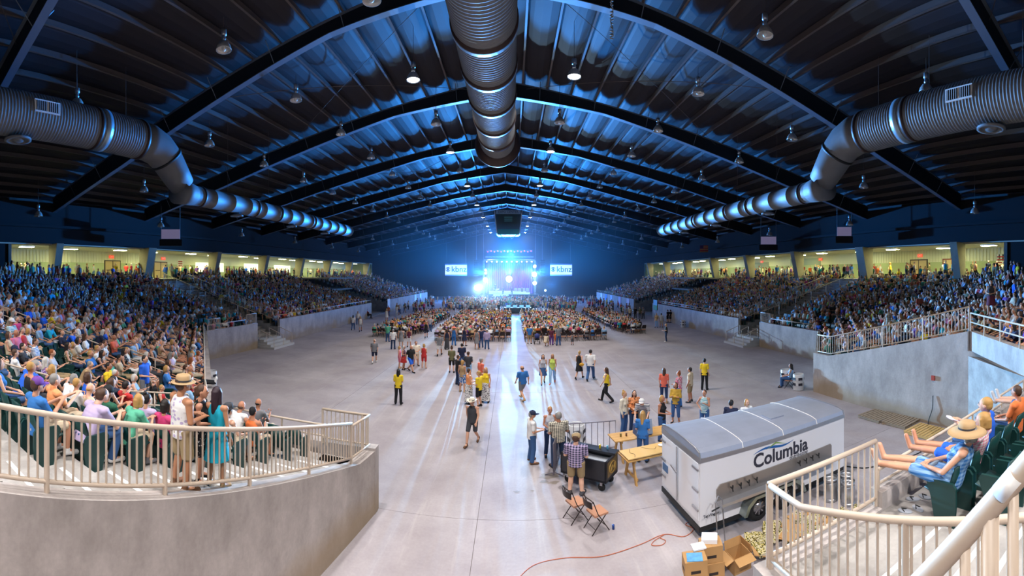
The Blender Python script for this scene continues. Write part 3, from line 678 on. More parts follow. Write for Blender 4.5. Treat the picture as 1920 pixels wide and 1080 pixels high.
# concourse ceiling lights
M_fluo = emit('fluorescent', (.93, 1.0, .50), 85)
for s_, X in ((-1, XL), (1, XR)):
    for k in range(16):
        y = 17 + 5.75 * k; 
        if y > 102: break
        x = X + s_ * (3.4 if k % 2 else 2.2)
        t = thing('ceiling_light', 'fluorescent ceiling light, %s along the %s concourse' % (ordinal(k), SIDE[s_]), 'ceiling light', (x, y, ZCT), 0, 'concourse fluorescent lights')
        b = MB(); b.box(-.35, .35, -.75, .75, -.1, -.001); b.build('housing', M_white, t)
        b = MB(); b.box(-.3, .3, -.7, .7, -.125, -.1); b.build('diffuser', M_fluo, t)
# ================================================================ PEOPLE
TMP = bpy.data.scenes.new('tmp_build')
def evaluate(mb, voxel, smooth=3, ratio=1.0, name='part'):
    me = bpy.data.meshes.new('tmp'); me.from_pydata(mb.v, [], mb.f)
    o = bpy.data.objects.new('tmp', me); TMP.collection.objects.link(o)
    m = o.modifiers.new('r', 'REMESH'); m.mode = 'VOXEL'; m.voxel_size = voxel
    if smooth: s_ = o.modifiers.new('s', 'SMOOTH'); s_.factor = .5; s_.iterations = smooth
    if ratio < 1: d = o.modifiers.new('d', 'DECIMATE'); d.ratio = ratio
    vl = TMP.view_layers[0]; vl.update(); r = bpy.data.meshes.new_from_object(o.evaluated_get(vl.depsgraph))
    bpy.data.objects.remove(o); bpy.data.meshes.remove(me); r.name = name
    r.polygons.foreach_set('use_smooth', [True] * len(r.polygons)); return r
def tilt(p, a, c):         # rotate forward (about x) by a around point c
    y, z = p[1] - c[1], p[2] - c[2]; return (p[0], c[1] + y * math.cos(a) + z * math.sin(a), c[2] - y * math.sin(a) + z * math.cos(a))
POSES = ['stand', 'hold', 'walk', 'cross', 'hip', 'lean', 'sit', 'sit_phone', 'sit_fwd', 'sit_up', 'cheer']
def joints(pose, sex):
    f = sex == 'f'; sw = .162 if f else .182; hw = .10 if f else .098
    J = {}; sit = pose.startswith('sit'); pz = .55 if sit else .93; py = -.06 if sit else 0
    a = {'sit': -.10, 'sit_phone': -.02, 'sit_fwd': .42, 'sit_up': -.32, 'lean': .62, 'walk': .05}.get(pose, 0.0)
    pel = (0, py, pz); J['a'] = a; J['pelvis'] = pel
    T = lambda x, y, z: tilt((x, py + y, pz + z), a, pel)
    J['belly'] = T(0, .005, .17); J['chest'] = T(0, 0, .36); J['neck'] = T(0, -.015, .545); J['nt'] = T(0, .0, .60)
    hd = T(0, .02, .705); J['head'] = (hd[0], hd[1] + (.03 if a < -.05 else -.02 if a > .2 else 0), hd[2])
    arm = {}
    for s in (-1, 1):
        sh = T(s * sw, -.01, .475)
        if sit:
            el = T(s * (sw + .06), .06, .2); wr = (s * .13, .30, .66)
            if pose == 'sit_phone': el = T(s * (sw + .03), .13, .22); wr = (s * .06, .34, .93)
            if pose == 'sit_fwd': el = (s * .2, .32, .66); wr = (s * .05, .48, .78)
            if pose == 'sit_up': el = T(s * (sw + .07), .1, .17); wr = (s * .08, .22, .70)
        else:
            el = T(s * (sw + .055), -.03, .2); wr = T(s * (sw + .06), .06, -.04)
            if pose == 'hold': el = T(s * (sw + .045), -.01, .19); wr = T(s * .09, .25, .17)
            if pose == 'cross': el = T(s * (sw + .05), .06, .22); wr = T(-s * .06, .19 + .03 * s, .26)
            if pose == 'walk': el = T(s * (sw + .05), -.08 * s - .02, .2); wr = T(s * (sw + .03), .16 * -s + .05, .0)
            if pose == 'hip':
                if s > 0: el = T(sw + .17, -.05, .24); wr = T(sw - .01, .06, .08)
                else: el = T(-sw - .05, .05, .21); wr = T(-.1, .24, .34)
            if pose == 'lean': el = (s * .24, .36, 1.08); wr = (s * .2, .52, .92)
            if pose == 'cheer':
                if s > 0: el = T(sw + .12, .06, .62); wr = T(sw + .06, .1, .88)
        arm[s] = (sh, el, wr)
        if sit:
            hip = (s * hw, py + .02, pz - .01); kn = (s * .12, .40, .54); an = (s * .12, .40, .10); toe = (s * .13, .56, .04)
            if pose == 'sit_up': kn = (s * .1, .42, .66); an = (s * .09, .84, .62); toe = (s * .1, .90, .80)
            if pose == 'sit_fwd': an = (s * .12, .30, .10); toe = (s * .13, .47, .04)
        else:
            hip = (s * hw, 0, .92); kn = (s * (hw + .01), .02, .50); an = (s * (hw + .03), -.03, .085); toe = (s * (hw + .06), .13, .035)
            if pose == 'walk':
                if s > 0: kn = (hw, .20, .53); an = (hw, .30, .10); toe = (hw + .02, .46, .06)
                else: kn = (-hw, .0, .50); an = (-hw, -.33, .16); toe = (-hw - .01, -.20, .04)
        J['leg%d' % s] = (hip, kn, an, toe)
    J['arm'] = arm; return J
def lerp(a, b, t): return tuple(x + (y - x) * t for x, y in zip(a, b))
def torso(mb, J, g, f, low=True, sl=1.0):
    e = (-J['a'], 0, 0); 
    if low: mb.ell(J['pelvis'], ((.172 if f else .160) + g, .125 + g, .135 + g), 14, e)
    mb.ell(J['belly'], ((.138 if f else .155) + g, (.105 if f else .118) + g, .17 + g), 14, e)
    mb.ell(J['chest'], ((.150 if f else .175) + g, .115 + g, .17 + g), 14, e)
    if f:
        for s in (-1, 1):
            c = tilt((s * .07, J['pelvis'][1] + .085, J['pelvis'][2] + .33), J['a'], J['pelvis']); mb.ell(c, (.062 + g, .055 + g, .06 + g), 10)
    for s in (-1, 1):
        sh = J['arm'][s][0]; mb.cap(lerp(J['chest'], J['neck'], .55), .07 + g * .7, lerp(lerp(J['chest'], J['neck'], .55), sh, sl), .062 + g * (1 if sl == 1 else .5))
def figure_part(pose, sex, part, voxel):
    f = sex == 'f'; J = joints(pose, sex); mb = MB(); g = .016
    if part == 'body':
        torso(mb, J, 0, f); mb.cap(J['neck'], .058 if not f else .05, J['nt'], .055 if not f else .046)
        h = J['head']; mb.ell(h, (.076, .096, .118), 16); mb.ell((h[0], h[1] + .035, h[2] - .06), (.052, .058, .06), 10)
        mb.ell((h[0], h[1] + .1, h[2] - .012), (.014, .022, .026), 6)
        for s in (-1, 1): mb.ell((h[0] + s * .078, h[1] - .01, h[2] - .01), (.014, .024, .034), 6)
        for s in (-1, 1):
            sh, el, wr = J['arm'][s]; k = .88 if f else 1
            mb.cap(sh, .056 * k, el, .043 * k); mb.cap(el, .043 * k, wr, .03 * k)
            hip, kn, an, toe = J['leg%d' % s]; mb.cap(hip, .09, kn, .06); mb.cap(kn, .058, lerp(kn, an, .4), .06); mb.cap(lerp(kn, an, .35), .06, an, .04); mb.cap(an, .042, toe, .034)
            d = (Vector(wr) - Vector(el)).normalized(); p = Vector(wr) + d * .055; mb.cap(wr, .028, p, .034)
        me = evaluate(mb, voxel, 2)
        if voxel < .03:                       # hands, eyes, mouth added at their own scale
            x = MB()
            for s in (-1, 1):
                sh, el, wr = J['arm'][s]; d = (Vector(wr) - Vector(el)).normalized(); side = d.cross(Vector((0, 0, 1)))
                side = side.normalized() if side.length > .2 else Vector((0, 1, 0)); nrm = side.cross(d).normalized(); b0 = Vector(wr) + d * .075
                for q, L_ in ((-.027, .062), (-.009, .074), (.009, .07), (.026, .055)):
                    a = b0 + side * q; c = a + d * L_ * .55 - nrm * .006; e = c + d * L_ * .4 - nrm * .022; x.tube([a - d * .02, a, c, e], [.0095, .0095, .009, .007], 6)
                ts = -1 if s > 0 else 1; a = Vector(wr) + d * .03 + side * .026 * ts; c = a + side * .026 * ts + d * .03; x.tube([a, c, c + d * .03 - nrm * .012], [.012, .011, .008], 6)
            nb = len(x.f); h = J['head']; x.mi = 1
            for s in (-1, 1): x.ell((h[0] + s * .03, h[1] + .086, h[2] + .012), (.013, .010, .008), 6)
            x.mi = 2; x.ell((h[0], h[1] + .093, h[2] - .058), (.024, .008, .007), 6)
            x.mi = 1
            for s in (-1, 1): x.ell((h[0] + s * .03, h[1] + .09, h[2] + .036), (.018, .006, .004), 6)
            me2 = x.mesh('x', [SKIN, EYE, LIP], True)
            bm = bmesh.new(); bm.from_mesh(me); bm.from_mesh(me2); me.materials.clear()
            for m_ in (SKIN, EYE, LIP): me.materials.append(m_)
            bm.to_mesh(me); bm.free(); me.polygons.foreach_set('use_smooth', [True] * len(me.polygons))
        return me
    if part in ('tee', 'tank', 'longsleeve', 'polo'):
        torso(mb, J, g, f, False, .45 if part == 'tank' else 1.0)
        M4 = Matrix.Translation(Vector(J['pelvis'])) @ Euler((-J['a'], 0, 0)).to_matrix().to_4x4() @ Matrix.Diagonal((.178 if f else .182, .138, 1, 1))
        mb.lathe([(.96, -.10), (1.0, -.07), (.98, .04), (.86 if f else .94, .18), (.92 if f else .98, .34), (.7, .42)], 16, M4)
        if part != 'tank':
            for s in (-1, 1):
                sh, el, wr = J['arm'][s]; t = .72 if part != 'longsleeve' else 1
                mb.cap(sh, .070, lerp(sh, el, t), .060)
                if part == 'longsleeve': mb.cap(el, .06, lerp(el, wr, .92), .045)
        if part == 'polo':
            n = Vector(J['neck']); mb.cap(n, .072, n + Vector((0, .0, .02)), .064)
    elif part in ('long', 'short', 'capri'):
        mb.ell(J['pelvis'], ((.180 if f else .168) + .008, .138, .14), 14, (-J['a'] * .5, 0, 0))
        for s in (-1, 1):
            hip, kn, an, toe = J['leg%d' % s]
            if part == 'short': mb.cap(hip, .107, lerp(hip, kn, .86), .086)
            else:
                mb.cap(hip, .108, kn, .082); e = .95 if part == 'long' else .5; mb.cap(kn, .082, lerp(kn, an, e), .070)
    elif part in ('skirt', 'maxi'):
        mb.ell(J['pelvis'], (.188, .146, .145), 14)
        if pose.startswith('sit'):
            for s in (-1, 1):
                hip, kn, an, toe = J['leg%d' % s]; mb.cap(hip, .12, lerp(hip, kn, .92), .10)
                if part == 'maxi': mb.cap(kn, .1, lerp(kn, an, .85), .09)
            a, b = J['leg-1'][0], J['leg1'][0]; k0 = lerp(J['leg-1'][0], J['leg-1'][1], .9); k1 = lerp(J['leg1'][0], J['leg1'][1], .9); mb.cap(k0, .09, k1, .09); mb.cap(lerp(a, k0, .5), .09, lerp(b, k1, .5), .09)
        else:
            zb = .52 if part == 'skirt' else .10
            mb.lathe([(.12, 1.04), (.165, .92), (.21, zb + .1), (.235, zb), (.2, zb + .005)], 18)
    elif part in ('shoe-1', 'shoe1'):
        for s in (int(part[4:]),):
            hip, kn, an, toe = J['leg%d' % s]; mb.cap((an[0], an[1] - .02, an[2] - .035), .05, toe, .045); mb.cap(an, .05, lerp(an, kn, .06), .047)
    return evaluate(mb, voxel, 2 if 'shoe' not in part else 1)
def objcol(name, rough):
    m, nt, b = nodes(name); oi = nt.nodes.new('ShaderNodeObjectInfo'); nt.links.new(oi.outputs['Color'], b.inputs['Base Color']); b.inputs['Roughness'].default_value = rough; return m
SKIN = objcol('skin', .55); CLOTH = objcol('cloth', .85); HAIRM = objcol('hair_fibre', .6); EYE = plain('eye_dark', S('1E1512'), .3); LIP = plain('lip', S('A4574C'), .5)
PCACHE = {}
def pmesh(pose, sex, part, lod='mid'):
    k = (pose, sex, part, lod)
    if k not in PCACHE:
        vx = {'hero': .0125, 'mid': .021, 'small': .04, 'tiny': .062}[lod]
        me = figure_part(pose, sex, part, vx * (1 if 'shoe' not in part or lod == 'hero' else .8)); me.name = part if part != 'body' else 'person_' + pose
        if not me.materials: me.materials.append(SKIN if part == 'body' else CLOTH)
        PCACHE[k] = me
    return PCACHE[k]
def hair_mesh(style, lod='mid'):
    k = ('hair', style, lod)
    if k in PCACHE: return PCACHE[k]
    mb = MB(); vx = {'hero': .011, 'mid': .017, 'small': .033, 'tiny': .055}[lod]
    if style == 'bald': mb.ell((0, -.045, -.02), (.080, .062, .05), 10)
    else: mb.ell((0, -.022, .028), (.084, .092, .104), 14); mb.ell((0, -.05, -.01), (.08, .062, .085), 12)
    if style in ('long', 'straight'): 
        mb.cap((0, -.07, .02), .075, (0, -.095, -.2 if style == 'long' else -.3), .068 if style == 'long' else .06)
        for s in (-1, 1): mb.cap((s * .066, -.01, .02), .028, (s * .075, -.03, -.16), .03)
    if style == 'bob':
        for s in (-1, 1): mb.cap((s * .066, -.005, .02), .034, (s * .07, -.015, -.09), .036)
        mb.cap((0, -.06, .0), .075, (0, -.06, -.08), .072)
    if style == 'bun': mb.ell((0, -.06, .13), (.045, .045, .045), 8)
    if style == 'ponytail': mb.ell((0, -.11, .05), (.03, .03, .03), 8); mb.cap((0, -.12, .04), .03, (0, -.13, -.16), .022)
    me = evaluate(mb, vx, 2, name='hair'); me.materials.append(HAIRM); PCACHE[k] = me; return me
HATS = {}
def hat_mesh(style):
    if style in HATS: return HATS[style]
    b = MB()
    if style == 'cap':
        b.lathe([(.098, .02), (.1, .05), (.09, .1), (.055, .135), (.01, .145)], 14)
        n = 9; v = []
        for i in range(n): a = PI * i / (n - 1); v += [(.095 * math.cos(a), .02 + .085 * math.sin(a), .03), (.088 * math.cos(a), .03 + .17 * math.sin(a), .012)]
        b.add(v, [(2 * i, 2 * i + 2, 2 * i + 3, 2 * i + 1) for i in range(n - 1)]); b.add([(x, y, z - .008) for x, y, z in v], [(2 * i, 2 * i + 1, 2 * i + 3, 2 * i + 2) for i in range(n - 1)])
        b.lathe([(.01, .143), (.014, .15), (.002, .155)], 8)
    elif style == 'fedora':
        b.lathe([(.155, .035), (.16, .03), (.1, .045), (.098, .06), (.095, .13), (.075, .15), (.03, .135), (.005, .135)], 20)
    elif style == 'sunhat':
        b.lathe([(.22, .0), (.225, -.004), (.17, .035), (.1, .05), (.1, .09), (.09, .14), (.05, .16), (.005, .16)], 22)
    elif style == 'cowboy':
        n = 20; prof = [(.19, .05), (.14, .04), (.098, .045), (.095, .1), (.085, .16), (.05, .165), (.004, .15)]; v = []
        for r, z in prof:
            for k in range(n):
                t = 2 * PI * k / n; up = (.05 * abs(math.cos(t)) ** 2) if r > .12 else 0; v.append((r * math.cos(t) * .92, r * math.sin(t) * 1.12, z + up - .01))
        b.add(v, [(i * n + k, i * n + (k + 1) % n, (i + 1) * n + (k + 1) % n, (i + 1) * n + k) for i in range(len(prof) - 1) for k in range(n)])
    me = b.mesh('hat', [CLOTH], True); HATS[style] = me; return me
b = MB(); b.lathe([(.1045, .052), (.1035, .078)], 22, cap=False); BANDM = b.mesh('hat_band', [CLOTH])
COLS = {'white': 'E8E6E4', 'black': '17171B', 'grey': '7C7C80', 'charcoal': '3C3D43', 'navy': '1C2442', 'royal blue': '1F5FD0', 'blue': '2E6FB4', 'light blue': '8FB6DC', 'teal': '1E9AA8', 'turquoise': '16A9C4', 'green': '1E5B43', 'olive': '6B6745', 'lime': 'C6DB66', 'mint': '59B08F', 'yellow': 'F0CF2B', 'mustard': 'C29A3A', 'orange': 'E2743A', 'coral': 'E66E56', 'salmon': 'EE9A64', 'red': 'C22F2F', 'maroon': '5E2036', 'pink': 'D9748F', 'hot pink': 'CF3C74', 'lilac': 'B7A6C8', 'purple': '6A3C92', 'beige': 'CDBBA0', 'tan': 'B3946C', 'khaki': 'A08A66', 'brown': '6B4A33', 'denim': '35598A', 'dark denim': '243A5E', 'cream': 'E4DBC6', 'pale grey': 'B9B9BF'}
def C(n): return S(COLS[n])
HAIRC = {'brown': '4A3020', 'dark': '1F1612', 'black': '121014', 'blonde': 'B48A4E', 'grey': '8B8783', 'white': 'C9C5BE', 'red': '8A4A22', 'plum': '27121F'}
SKINS = ['D9A487', 'C98F70', 'E0B096', 'BC8062', 'CF9A7C']
def setcol(o, c): o.color = (c[0], c[1], c[2], 1)
NPEOPLE = 0
def person(loc, heading, label, pose='stand', sex='m', top_=('tee', 'grey'), bot=('long', 'denim'), hair=('short', 'brown'), hat=None, shoes='black', scale=1.0, width=1.0, skin=None, lod='mid', group=None, item=None, pat=None, bpat=None):
    """heading in degrees: 0 looks towards the stage, 180 towards the viewer, 90 to picture right"""
    global NPEOPLE; NPEOPLE += 1
    o = link('person', pmesh(pose, sex, 'body', lod), None, loc); o.rotation_euler = (0, 0, -math.radians(heading)); width = width * (1.12 if sex == 'm' else 1.06); o.scale = (scale * width, scale * width, scale)
    tag(o, label, 'person', group); setcol(o, S(skin or R.choice(SKINS)))
    def part(nm, me, col, pt=None):
        c = link(nm, me, o); setcol(c, col)
        if pt: c.material_slots[0].link = 'OBJECT'; c.material_slots[0].material = fabric(col, pt[0], C(pt[1]))
        return c
    if top_: part({'tee': 'shirt', 'polo': 'shirt', 'longsleeve': 'shirt', 'tank': 'tank_top'}[top_[0]], pmesh(pose, sex, top_[0], lod), C(top_[1]), pat)
    if bot: part({'long': 'trousers', 'capri': 'trousers', 'short': 'shorts', 'skirt': 'skirt', 'maxi': 'skirt'}[bot[0]], pmesh(pose, sex, bot[0], lod), C(bot[1]), bpat)
    if shoes:
        for q in ('shoe-1', 'shoe1'): part('shoe', pmesh(pose, sex, q, lod), C(shoes))
    h = joints(pose, sex)['head']
    if hair: c = link('hair', hair_mesh(hair[0], 'hero' if lod == 'hero' else 'mid'), o, h); setcol(c, S(HAIRC[hair[1]]))
    if hat: 
        c = link('hat', hat_mesh(hat[0]), o, h); setcol(c, C(hat[1]))
        if hat[0] != 'cap': d = link('hat_band', BANDM, c); setcol(d, C('charcoal'))
    return o
def small_mesh(pose, sex, tp, bt, hr, lod='small'):
    k = ('join', pose, sex, tp, bt, hr, lod)
    if k in PCACHE: return PCACHE[k]
    bm = bmesh.new(); J = joints(pose, sex); parts = [pmesh(pose, sex, 'body', lod), pmesh(pose, sex, tp, lod), pmesh(pose, sex, bt, lod), hair_mesh(hr, lod)]
    ids = []
    for i, m in enumerate(parts):
        n0 = len(bm.faces); nv = len(bm.verts); bm.from_mesh(m); bm.faces.ensure_lookup_table(); bm.verts.ensure_lookup_table()
        for fc in bm.faces[n0:]: fc.material_index = i; fc.smooth = True
        if i == 3:
            for v in bm.verts[nv:]: v.co += Vector(J['head'])
    me = bpy.data.meshes.new('person_' + pose); bm.to_mesh(me); bm.free()
    for m in range(4): me.materials.append(CLOTH)
    PCACHE[k] = me; return me
def flat(col, rough=.8):
    return plain('plain_%.3f_%.3f_%.3f' % tuple(col), col, rough)
def small_person(loc, heading, label, pose, sex, tc, bc, hc, sk, group=None, scale=1.0, tp='tee', bt='long', hr='short'):
    global NPEOPLE; NPEOPLE += 1
    o = link('person', small_mesh(pose, sex, tp, bt, hr), None, loc); o.rotation_euler = (0, 0, -math.radians(heading)); o.scale = (scale * 1.1, scale * 1.1, scale)
    for i, c in enumerate((S(sk), C(tc), C(bc), S(HAIRC[hc]))): o.material_slots[i].link = 'OBJECT'; o.material_slots[i].material = flat(c)
    return tag(o, label, 'person', group)
# crowd too many to build one by one: numpy copies of light figures merged per block, colour kept per figure
VCOL, _nt, _b = nodes('crowd_cloth'); _at = _nt.nodes.new('ShaderNodeAttribute'); _at.attribute_name = 'tint'; _nt.links.new(_at.outputs['Color'], _b.inputs['Base Color']); _b.inputs['Roughness'].default_value = .8
TINY = {}
def tiny(pose, sex, tp, bt, hr):
    k = (pose, sex, tp, bt, hr)
    if k not in TINY:
        me = small_mesh(pose, sex, tp, bt, hr, 'tiny'); me.calc_loop_triangles()
        # thin it out
        o = bpy.data.objects.new('tmp', me); TMP.collection.objects.link(o); d = o.modifiers.new('d', 'DECIMATE'); d.ratio = .22
        vl = TMP.view_layers[0]; vl.update(); e = bpy.data.meshes.new_from_object(o.evaluated_get(vl.depsgraph)); bpy.data.objects.remove(o); e.calc_loop_triangles()
        v = np.empty(len(e.vertices) * 3, np.float32); e.vertices.foreach_get('co', v); v = v.reshape(-1, 3)
        t = np.empty(len(e.loop_triangles) * 3, np.int32); e.loop_triangles.foreach_get('vertices', t); t = t.reshape(-1, 3)
        mi = np.array([p.material_index for p in e.polygons]); tri_m = np.array([mi[lt_.polygon_index] for lt_ in e.loop_triangles])
        vm = np.zeros(len(v), int); vm[t.reshape(-1)] = np.repeat(tri_m, 3)
        TINY[k] = (v, t, vm); bpy.data.meshes.remove(e)
    return TINY[k]
class Crowd:
    def __init__(s): s.V = []; s.T = []; s.Cc = []; s.n = 0; s.count = 0
    def add(s, key, loc, heading, sc_, cols):
        v, t, vm = tiny(*key); a = -math.radians(heading); ca, sa = math.cos(a), math.sin(a)
        w_ = v * np.array([sc_ * 1.1, sc_ * 1.1, sc_], np.float32); q = np.stack([w_[:, 0] * ca - w_[:, 1] * sa + loc[0], w_[:, 0] * sa + w_[:, 1] * ca + loc[1], w_[:, 2] + loc[2]], 1)
        s.V.append(q); s.T.append(t + s.n); s.n += len(v); s.Cc.append(np.array(cols, np.float32)[vm]); s.count += 1
    def build(s, name, label, cat='crowd'):
        V = np.concatenate(s.V).astype(np.float32); T = np.concatenate(s.T).astype(np.int32); c = np.concatenate(s.Cc); c = np.concatenate([c, np.ones((len(c), 1), np.float32)], 1).astype(np.float32)
        me = bpy.data.meshes.new(name); me.vertices.add(len(V)); me.vertices.foreach_set('co', V.ravel()); me.loops.add(T.size); me.loops.foreach_set('vertex_index', T.ravel())
        me.polygons.add(len(T)); me.polygons.foreach_set('loop_start', np.arange(0, T.size, 3, dtype=np.int32)); me.polygons.foreach_set('use_smooth', np.ones(len(T), bool)); me.update(); me.validate()
        at = me.color_attributes.new('tint', 'FLOAT_COLOR', 'POINT'); at.data.foreach_set('color', c.ravel()); me.materials.append(VCOL)
        o = link(name, me); tag(o, label, cat, kind='stuff'); print('crowd', name, s.count, len(T)); return o
TOPC = ['white'] * 5 + ['black'] * 4 + ['grey', 'charcoal', 'navy', 'navy', 'royal blue', 'blue', 'light blue', 'light blue', 'teal', 'turquoise', 'green', 'olive', 'mint', 'yellow', 'orange', 'coral', 'salmon', 'red', 'maroon', 'pink', 'hot pink', 'lilac', 'purple', 'beige', 'tan', 'cream', 'pale grey', 'pale grey']
BOTC = ['denim', 'denim', 'dark denim', 'black', 'khaki', 'beige', 'navy', 'white', 'charcoal']
HC = ['brown', 'brown', 'dark', 'black', 'blonde', 'blonde', 'grey', 'grey', 'white', 'red']
def rnd_key(pose):
    sex = R.choice('mf')
    return (pose, sex, R.choice(['tee', 'tee', 'tank']), R.choice(['long', 'short']), R.choice(['short', 'short', 'bald']) if sex == 'm' else R.choice(['long', 'bob']))
def rnd_cols(): return [S(R.choice(SKINS)), C(R.choice(TOPC)), C(R.choice(BOTC)), S(HAIRC[R.choice(HC)])]
# ================================================================ SEATS AND SPECTATORS
HEAD = {}
_in = Vector((-n2.x, -n2.y))
HEADING = {('end', -1): 0.0, ('corner', -1): math.degrees(math.atan2(n2.x, -n2.y)), ('corner', 1): math.degrees(math.atan2(-n2.x, -n2.y)), ('side', -1): 90, ('middle', -1): 90, ('far', -1): 90, ('side', 1): 270, ('middle', 1): 270, ('far', 1): 270}
SECN = {'end': 'end', 'corner': 'corner', 'side': 'side', 'middle': 'middle', 'far': 'far'}
LC = (K2 - K1).length
slots = []                      # dict(side, sec, row, idx, pos, heading)
for side in (-1, 1):
    for r in range(NROW):
        o = (r + .62) * RD; z = rz_(r)
        for sec, p0, p1 in row_segments(side, o):
            L_ = (p1 - p0).length; n = int(L_ / .56); idx = 0
            for i in range(n):
                p = p0 + (p1 - p0) * ((i + .5) / n)
                th = math.atan2(p.x, p.y)
                if p.y < .3 or abs(th) > 1.24: continue
                skip = False
                if sec == 'end':
                    if p.x > xw(p.y) - 1.25 or abs(p.x + 9.0 + .2 * o) < .75: skip = True
                if sec == 'corner':
                    fr = (Vector((abs(p.x), p.y)) - K1).dot(d2) / LC
                    for a in (AISLE_C if side < 0 else [.60, .93]):
                        if abs(fr - a) * LC < .6: skip = True
                    if side > 0 and p.x < 15.9 and o < 7.0: skip = True
                if sec in ('middle', 'far') and ((p.y - 33) % 9.5) < 1.1: skip = True
                if skip: continue
                slots.append(dict(side=side, sec=sec, row=r, idx=idx, pos=Vector((p.x, p.y, z)), h=HEADING[(sec, side)], d=math.hypot(p.x, p.y), used=False)); idx += 1
M_seatback = plain('seat_green_back', S('0F3A38'), .4)
b = MB(); b.add(*(lambda m: (m.v, m.f))(MB().prism([(-.02, .40), (.16, .42), (.30, .46), (.32, .44), (.16, .385), (-.02, .36)], -.23, .23, 'x'))); ME_PAN = b.mesh('seat_pan', [M_dgreen], True)
b = MB(); n = 7; v = []
for j, (yy, zz) in enumerate(((-.12, .40), (-.17, .60), (-.235, .86))):
    for i in range(n): t = (i / (n - 1) - .5) * 2; v.append((t * (.245 - .02 * j), yy + .05 * t * t, zz - (.035 * t * t if j == 2 else 0)))
fs = [(j * n + i, j * n + i + 1, (j + 1) * n + i + 1, (j + 1) * n + i) for j in range(2) for i in range(n - 1)]
b.add(v, fs); b.add([(x, y - .03, z) for x, y, z in v], [q[::-1] for q in fs])
rim = [2 * n + i for i in range(n)]; o_ = len(v); b.f += [(2 * n + i, 2 * n + i + 1, o_ + 2 * n + i + 1, o_ + 2 * n + i) for i in range(n - 1)]; b.m += [0] * (n - 1)
for e in (0, n - 1):
    for j in range(2): b.f.append((j * n + e, (j + 1) * n + e, o_ + (j + 1) * n + e, o_ + j * n + e)); b.m.append(0)
ME_BACK = b.mesh('backrest', [M_seatback], True)
b = MB()
b.prism([(-.22, 0), (.10, 0), (.17, .36), (.24, .56), (.2, .62), (-.2, .62), (-.25, .56), (-.25, .3)], -.275, -.232, 'x'); ME_STD = b.mesh('side_standard', [M_dgreen])
def seat(pos, h, label, group):
    t = thing('stadium_seat', label, 'seat', pos, -math.radians(h), group)
    link('seat_pan', ME_PAN, t); link('backrest', ME_BACK, t); link('side_standard', ME_STD, t); s2 = link('side_standard', ME_STD, t); s2.location = (.507, 0, 0); return t
bm = bmesh.new()
for m in (ME_PAN, ME_BACK, ME_STD): bm.from_mesh(m)
ME_SEAT1 = bpy.data.meshes.new('stadium_seat'); bm.to_mesh(ME_SEAT1); bm.free(); ME_SEAT1.materials.append(M_dgreen)
sv = np.array([(-.24, -.16, .36), (.24, -.16, .36), (.22, -.24, .85), (-.22, -.24, .85), (-.24, .3, .45), (.24, .3, .45), (-.24, -.1, .40), (.24, -.1, .40), (-.24, -.1, 0), (-.24, .1, 0), (-.24, .1, .4), (-.24, -.1, .4)], np.float32)
stt = np.array([(0, 1, 2), (0, 2, 3), (6, 7, 5), (6, 5, 4), (8, 9, 10), (8, 10, 11)], np.int32)
def stuff_seats(name, lst, label):
    V = []; T = []; n = 0
    for s in lst:
        a = -math.radians(s['h']); ca, sa = math.cos(a), math.sin(a); p = s['pos']
        V.append(np.stack([sv[:, 0] * ca - sv[:, 1] * sa + p.x, sv[:, 0] * sa + sv[:, 1] * ca + p.y, sv[:, 2] + p.z], 1)); T.append(stt + n); n += len(sv)
    me = bpy.data.meshes.new(name); me.from_pydata(np.concatenate(V).tolist(), [], np.concatenate(T).tolist()); me.materials.append(M_dgreen); tag(link(name, me), label, 'seats', kind='stuff')
def off_of(p, side):
    q = Vector((abs(p.x), p.y)); c = (q - K1).dot(n2)
    e = (K1.y - p.y) if side < 0 else -9
    return max(c, e, q.x - WX)
def find_slot(px, py, side, hh=1.2, want_free=True):
    best = None; th = (px - 960) / F
    for r in range(NROW):
        zh = rz_(r) + hh; t = (py - HY) / F
        if (CAMZ - zh) * t <= 0: continue
        D = (CAMZ - zh) / t
        if D > 60: continue
        p = Vector((D * math.sin(th), D * math.cos(th), rz_(r))); e = abs(off_of(p, side) - (r + .62) * RD)
        if best is None or e < best[0]: best = (e, r, p)
    if best is None: return None, None
    e, r, p = best; c = None
    for s in slots:
        if s['side'] == side and s['row'] == r and not s['used']:
            d = (s['pos'] - p).length
            if c is None or d < c[0]: c = (d, s)
    return (c[1] if c and c[0] < 1.3 else None), p
def where(s):
    nm = {'end': 'left end stand', 'corner': '%s corner stand' % SIDE[s['side']], 'side': '%s side stand' % SIDE[s['side']], 'middle': '%s middle stand' % SIDE[s['side']], 'far': '%s far stand' % SIDE[s['side']]}[s['sec']]
    return '%s row of %s, %s seat' % (ordinal(s['row']), nm, ordinal(s['idx']))
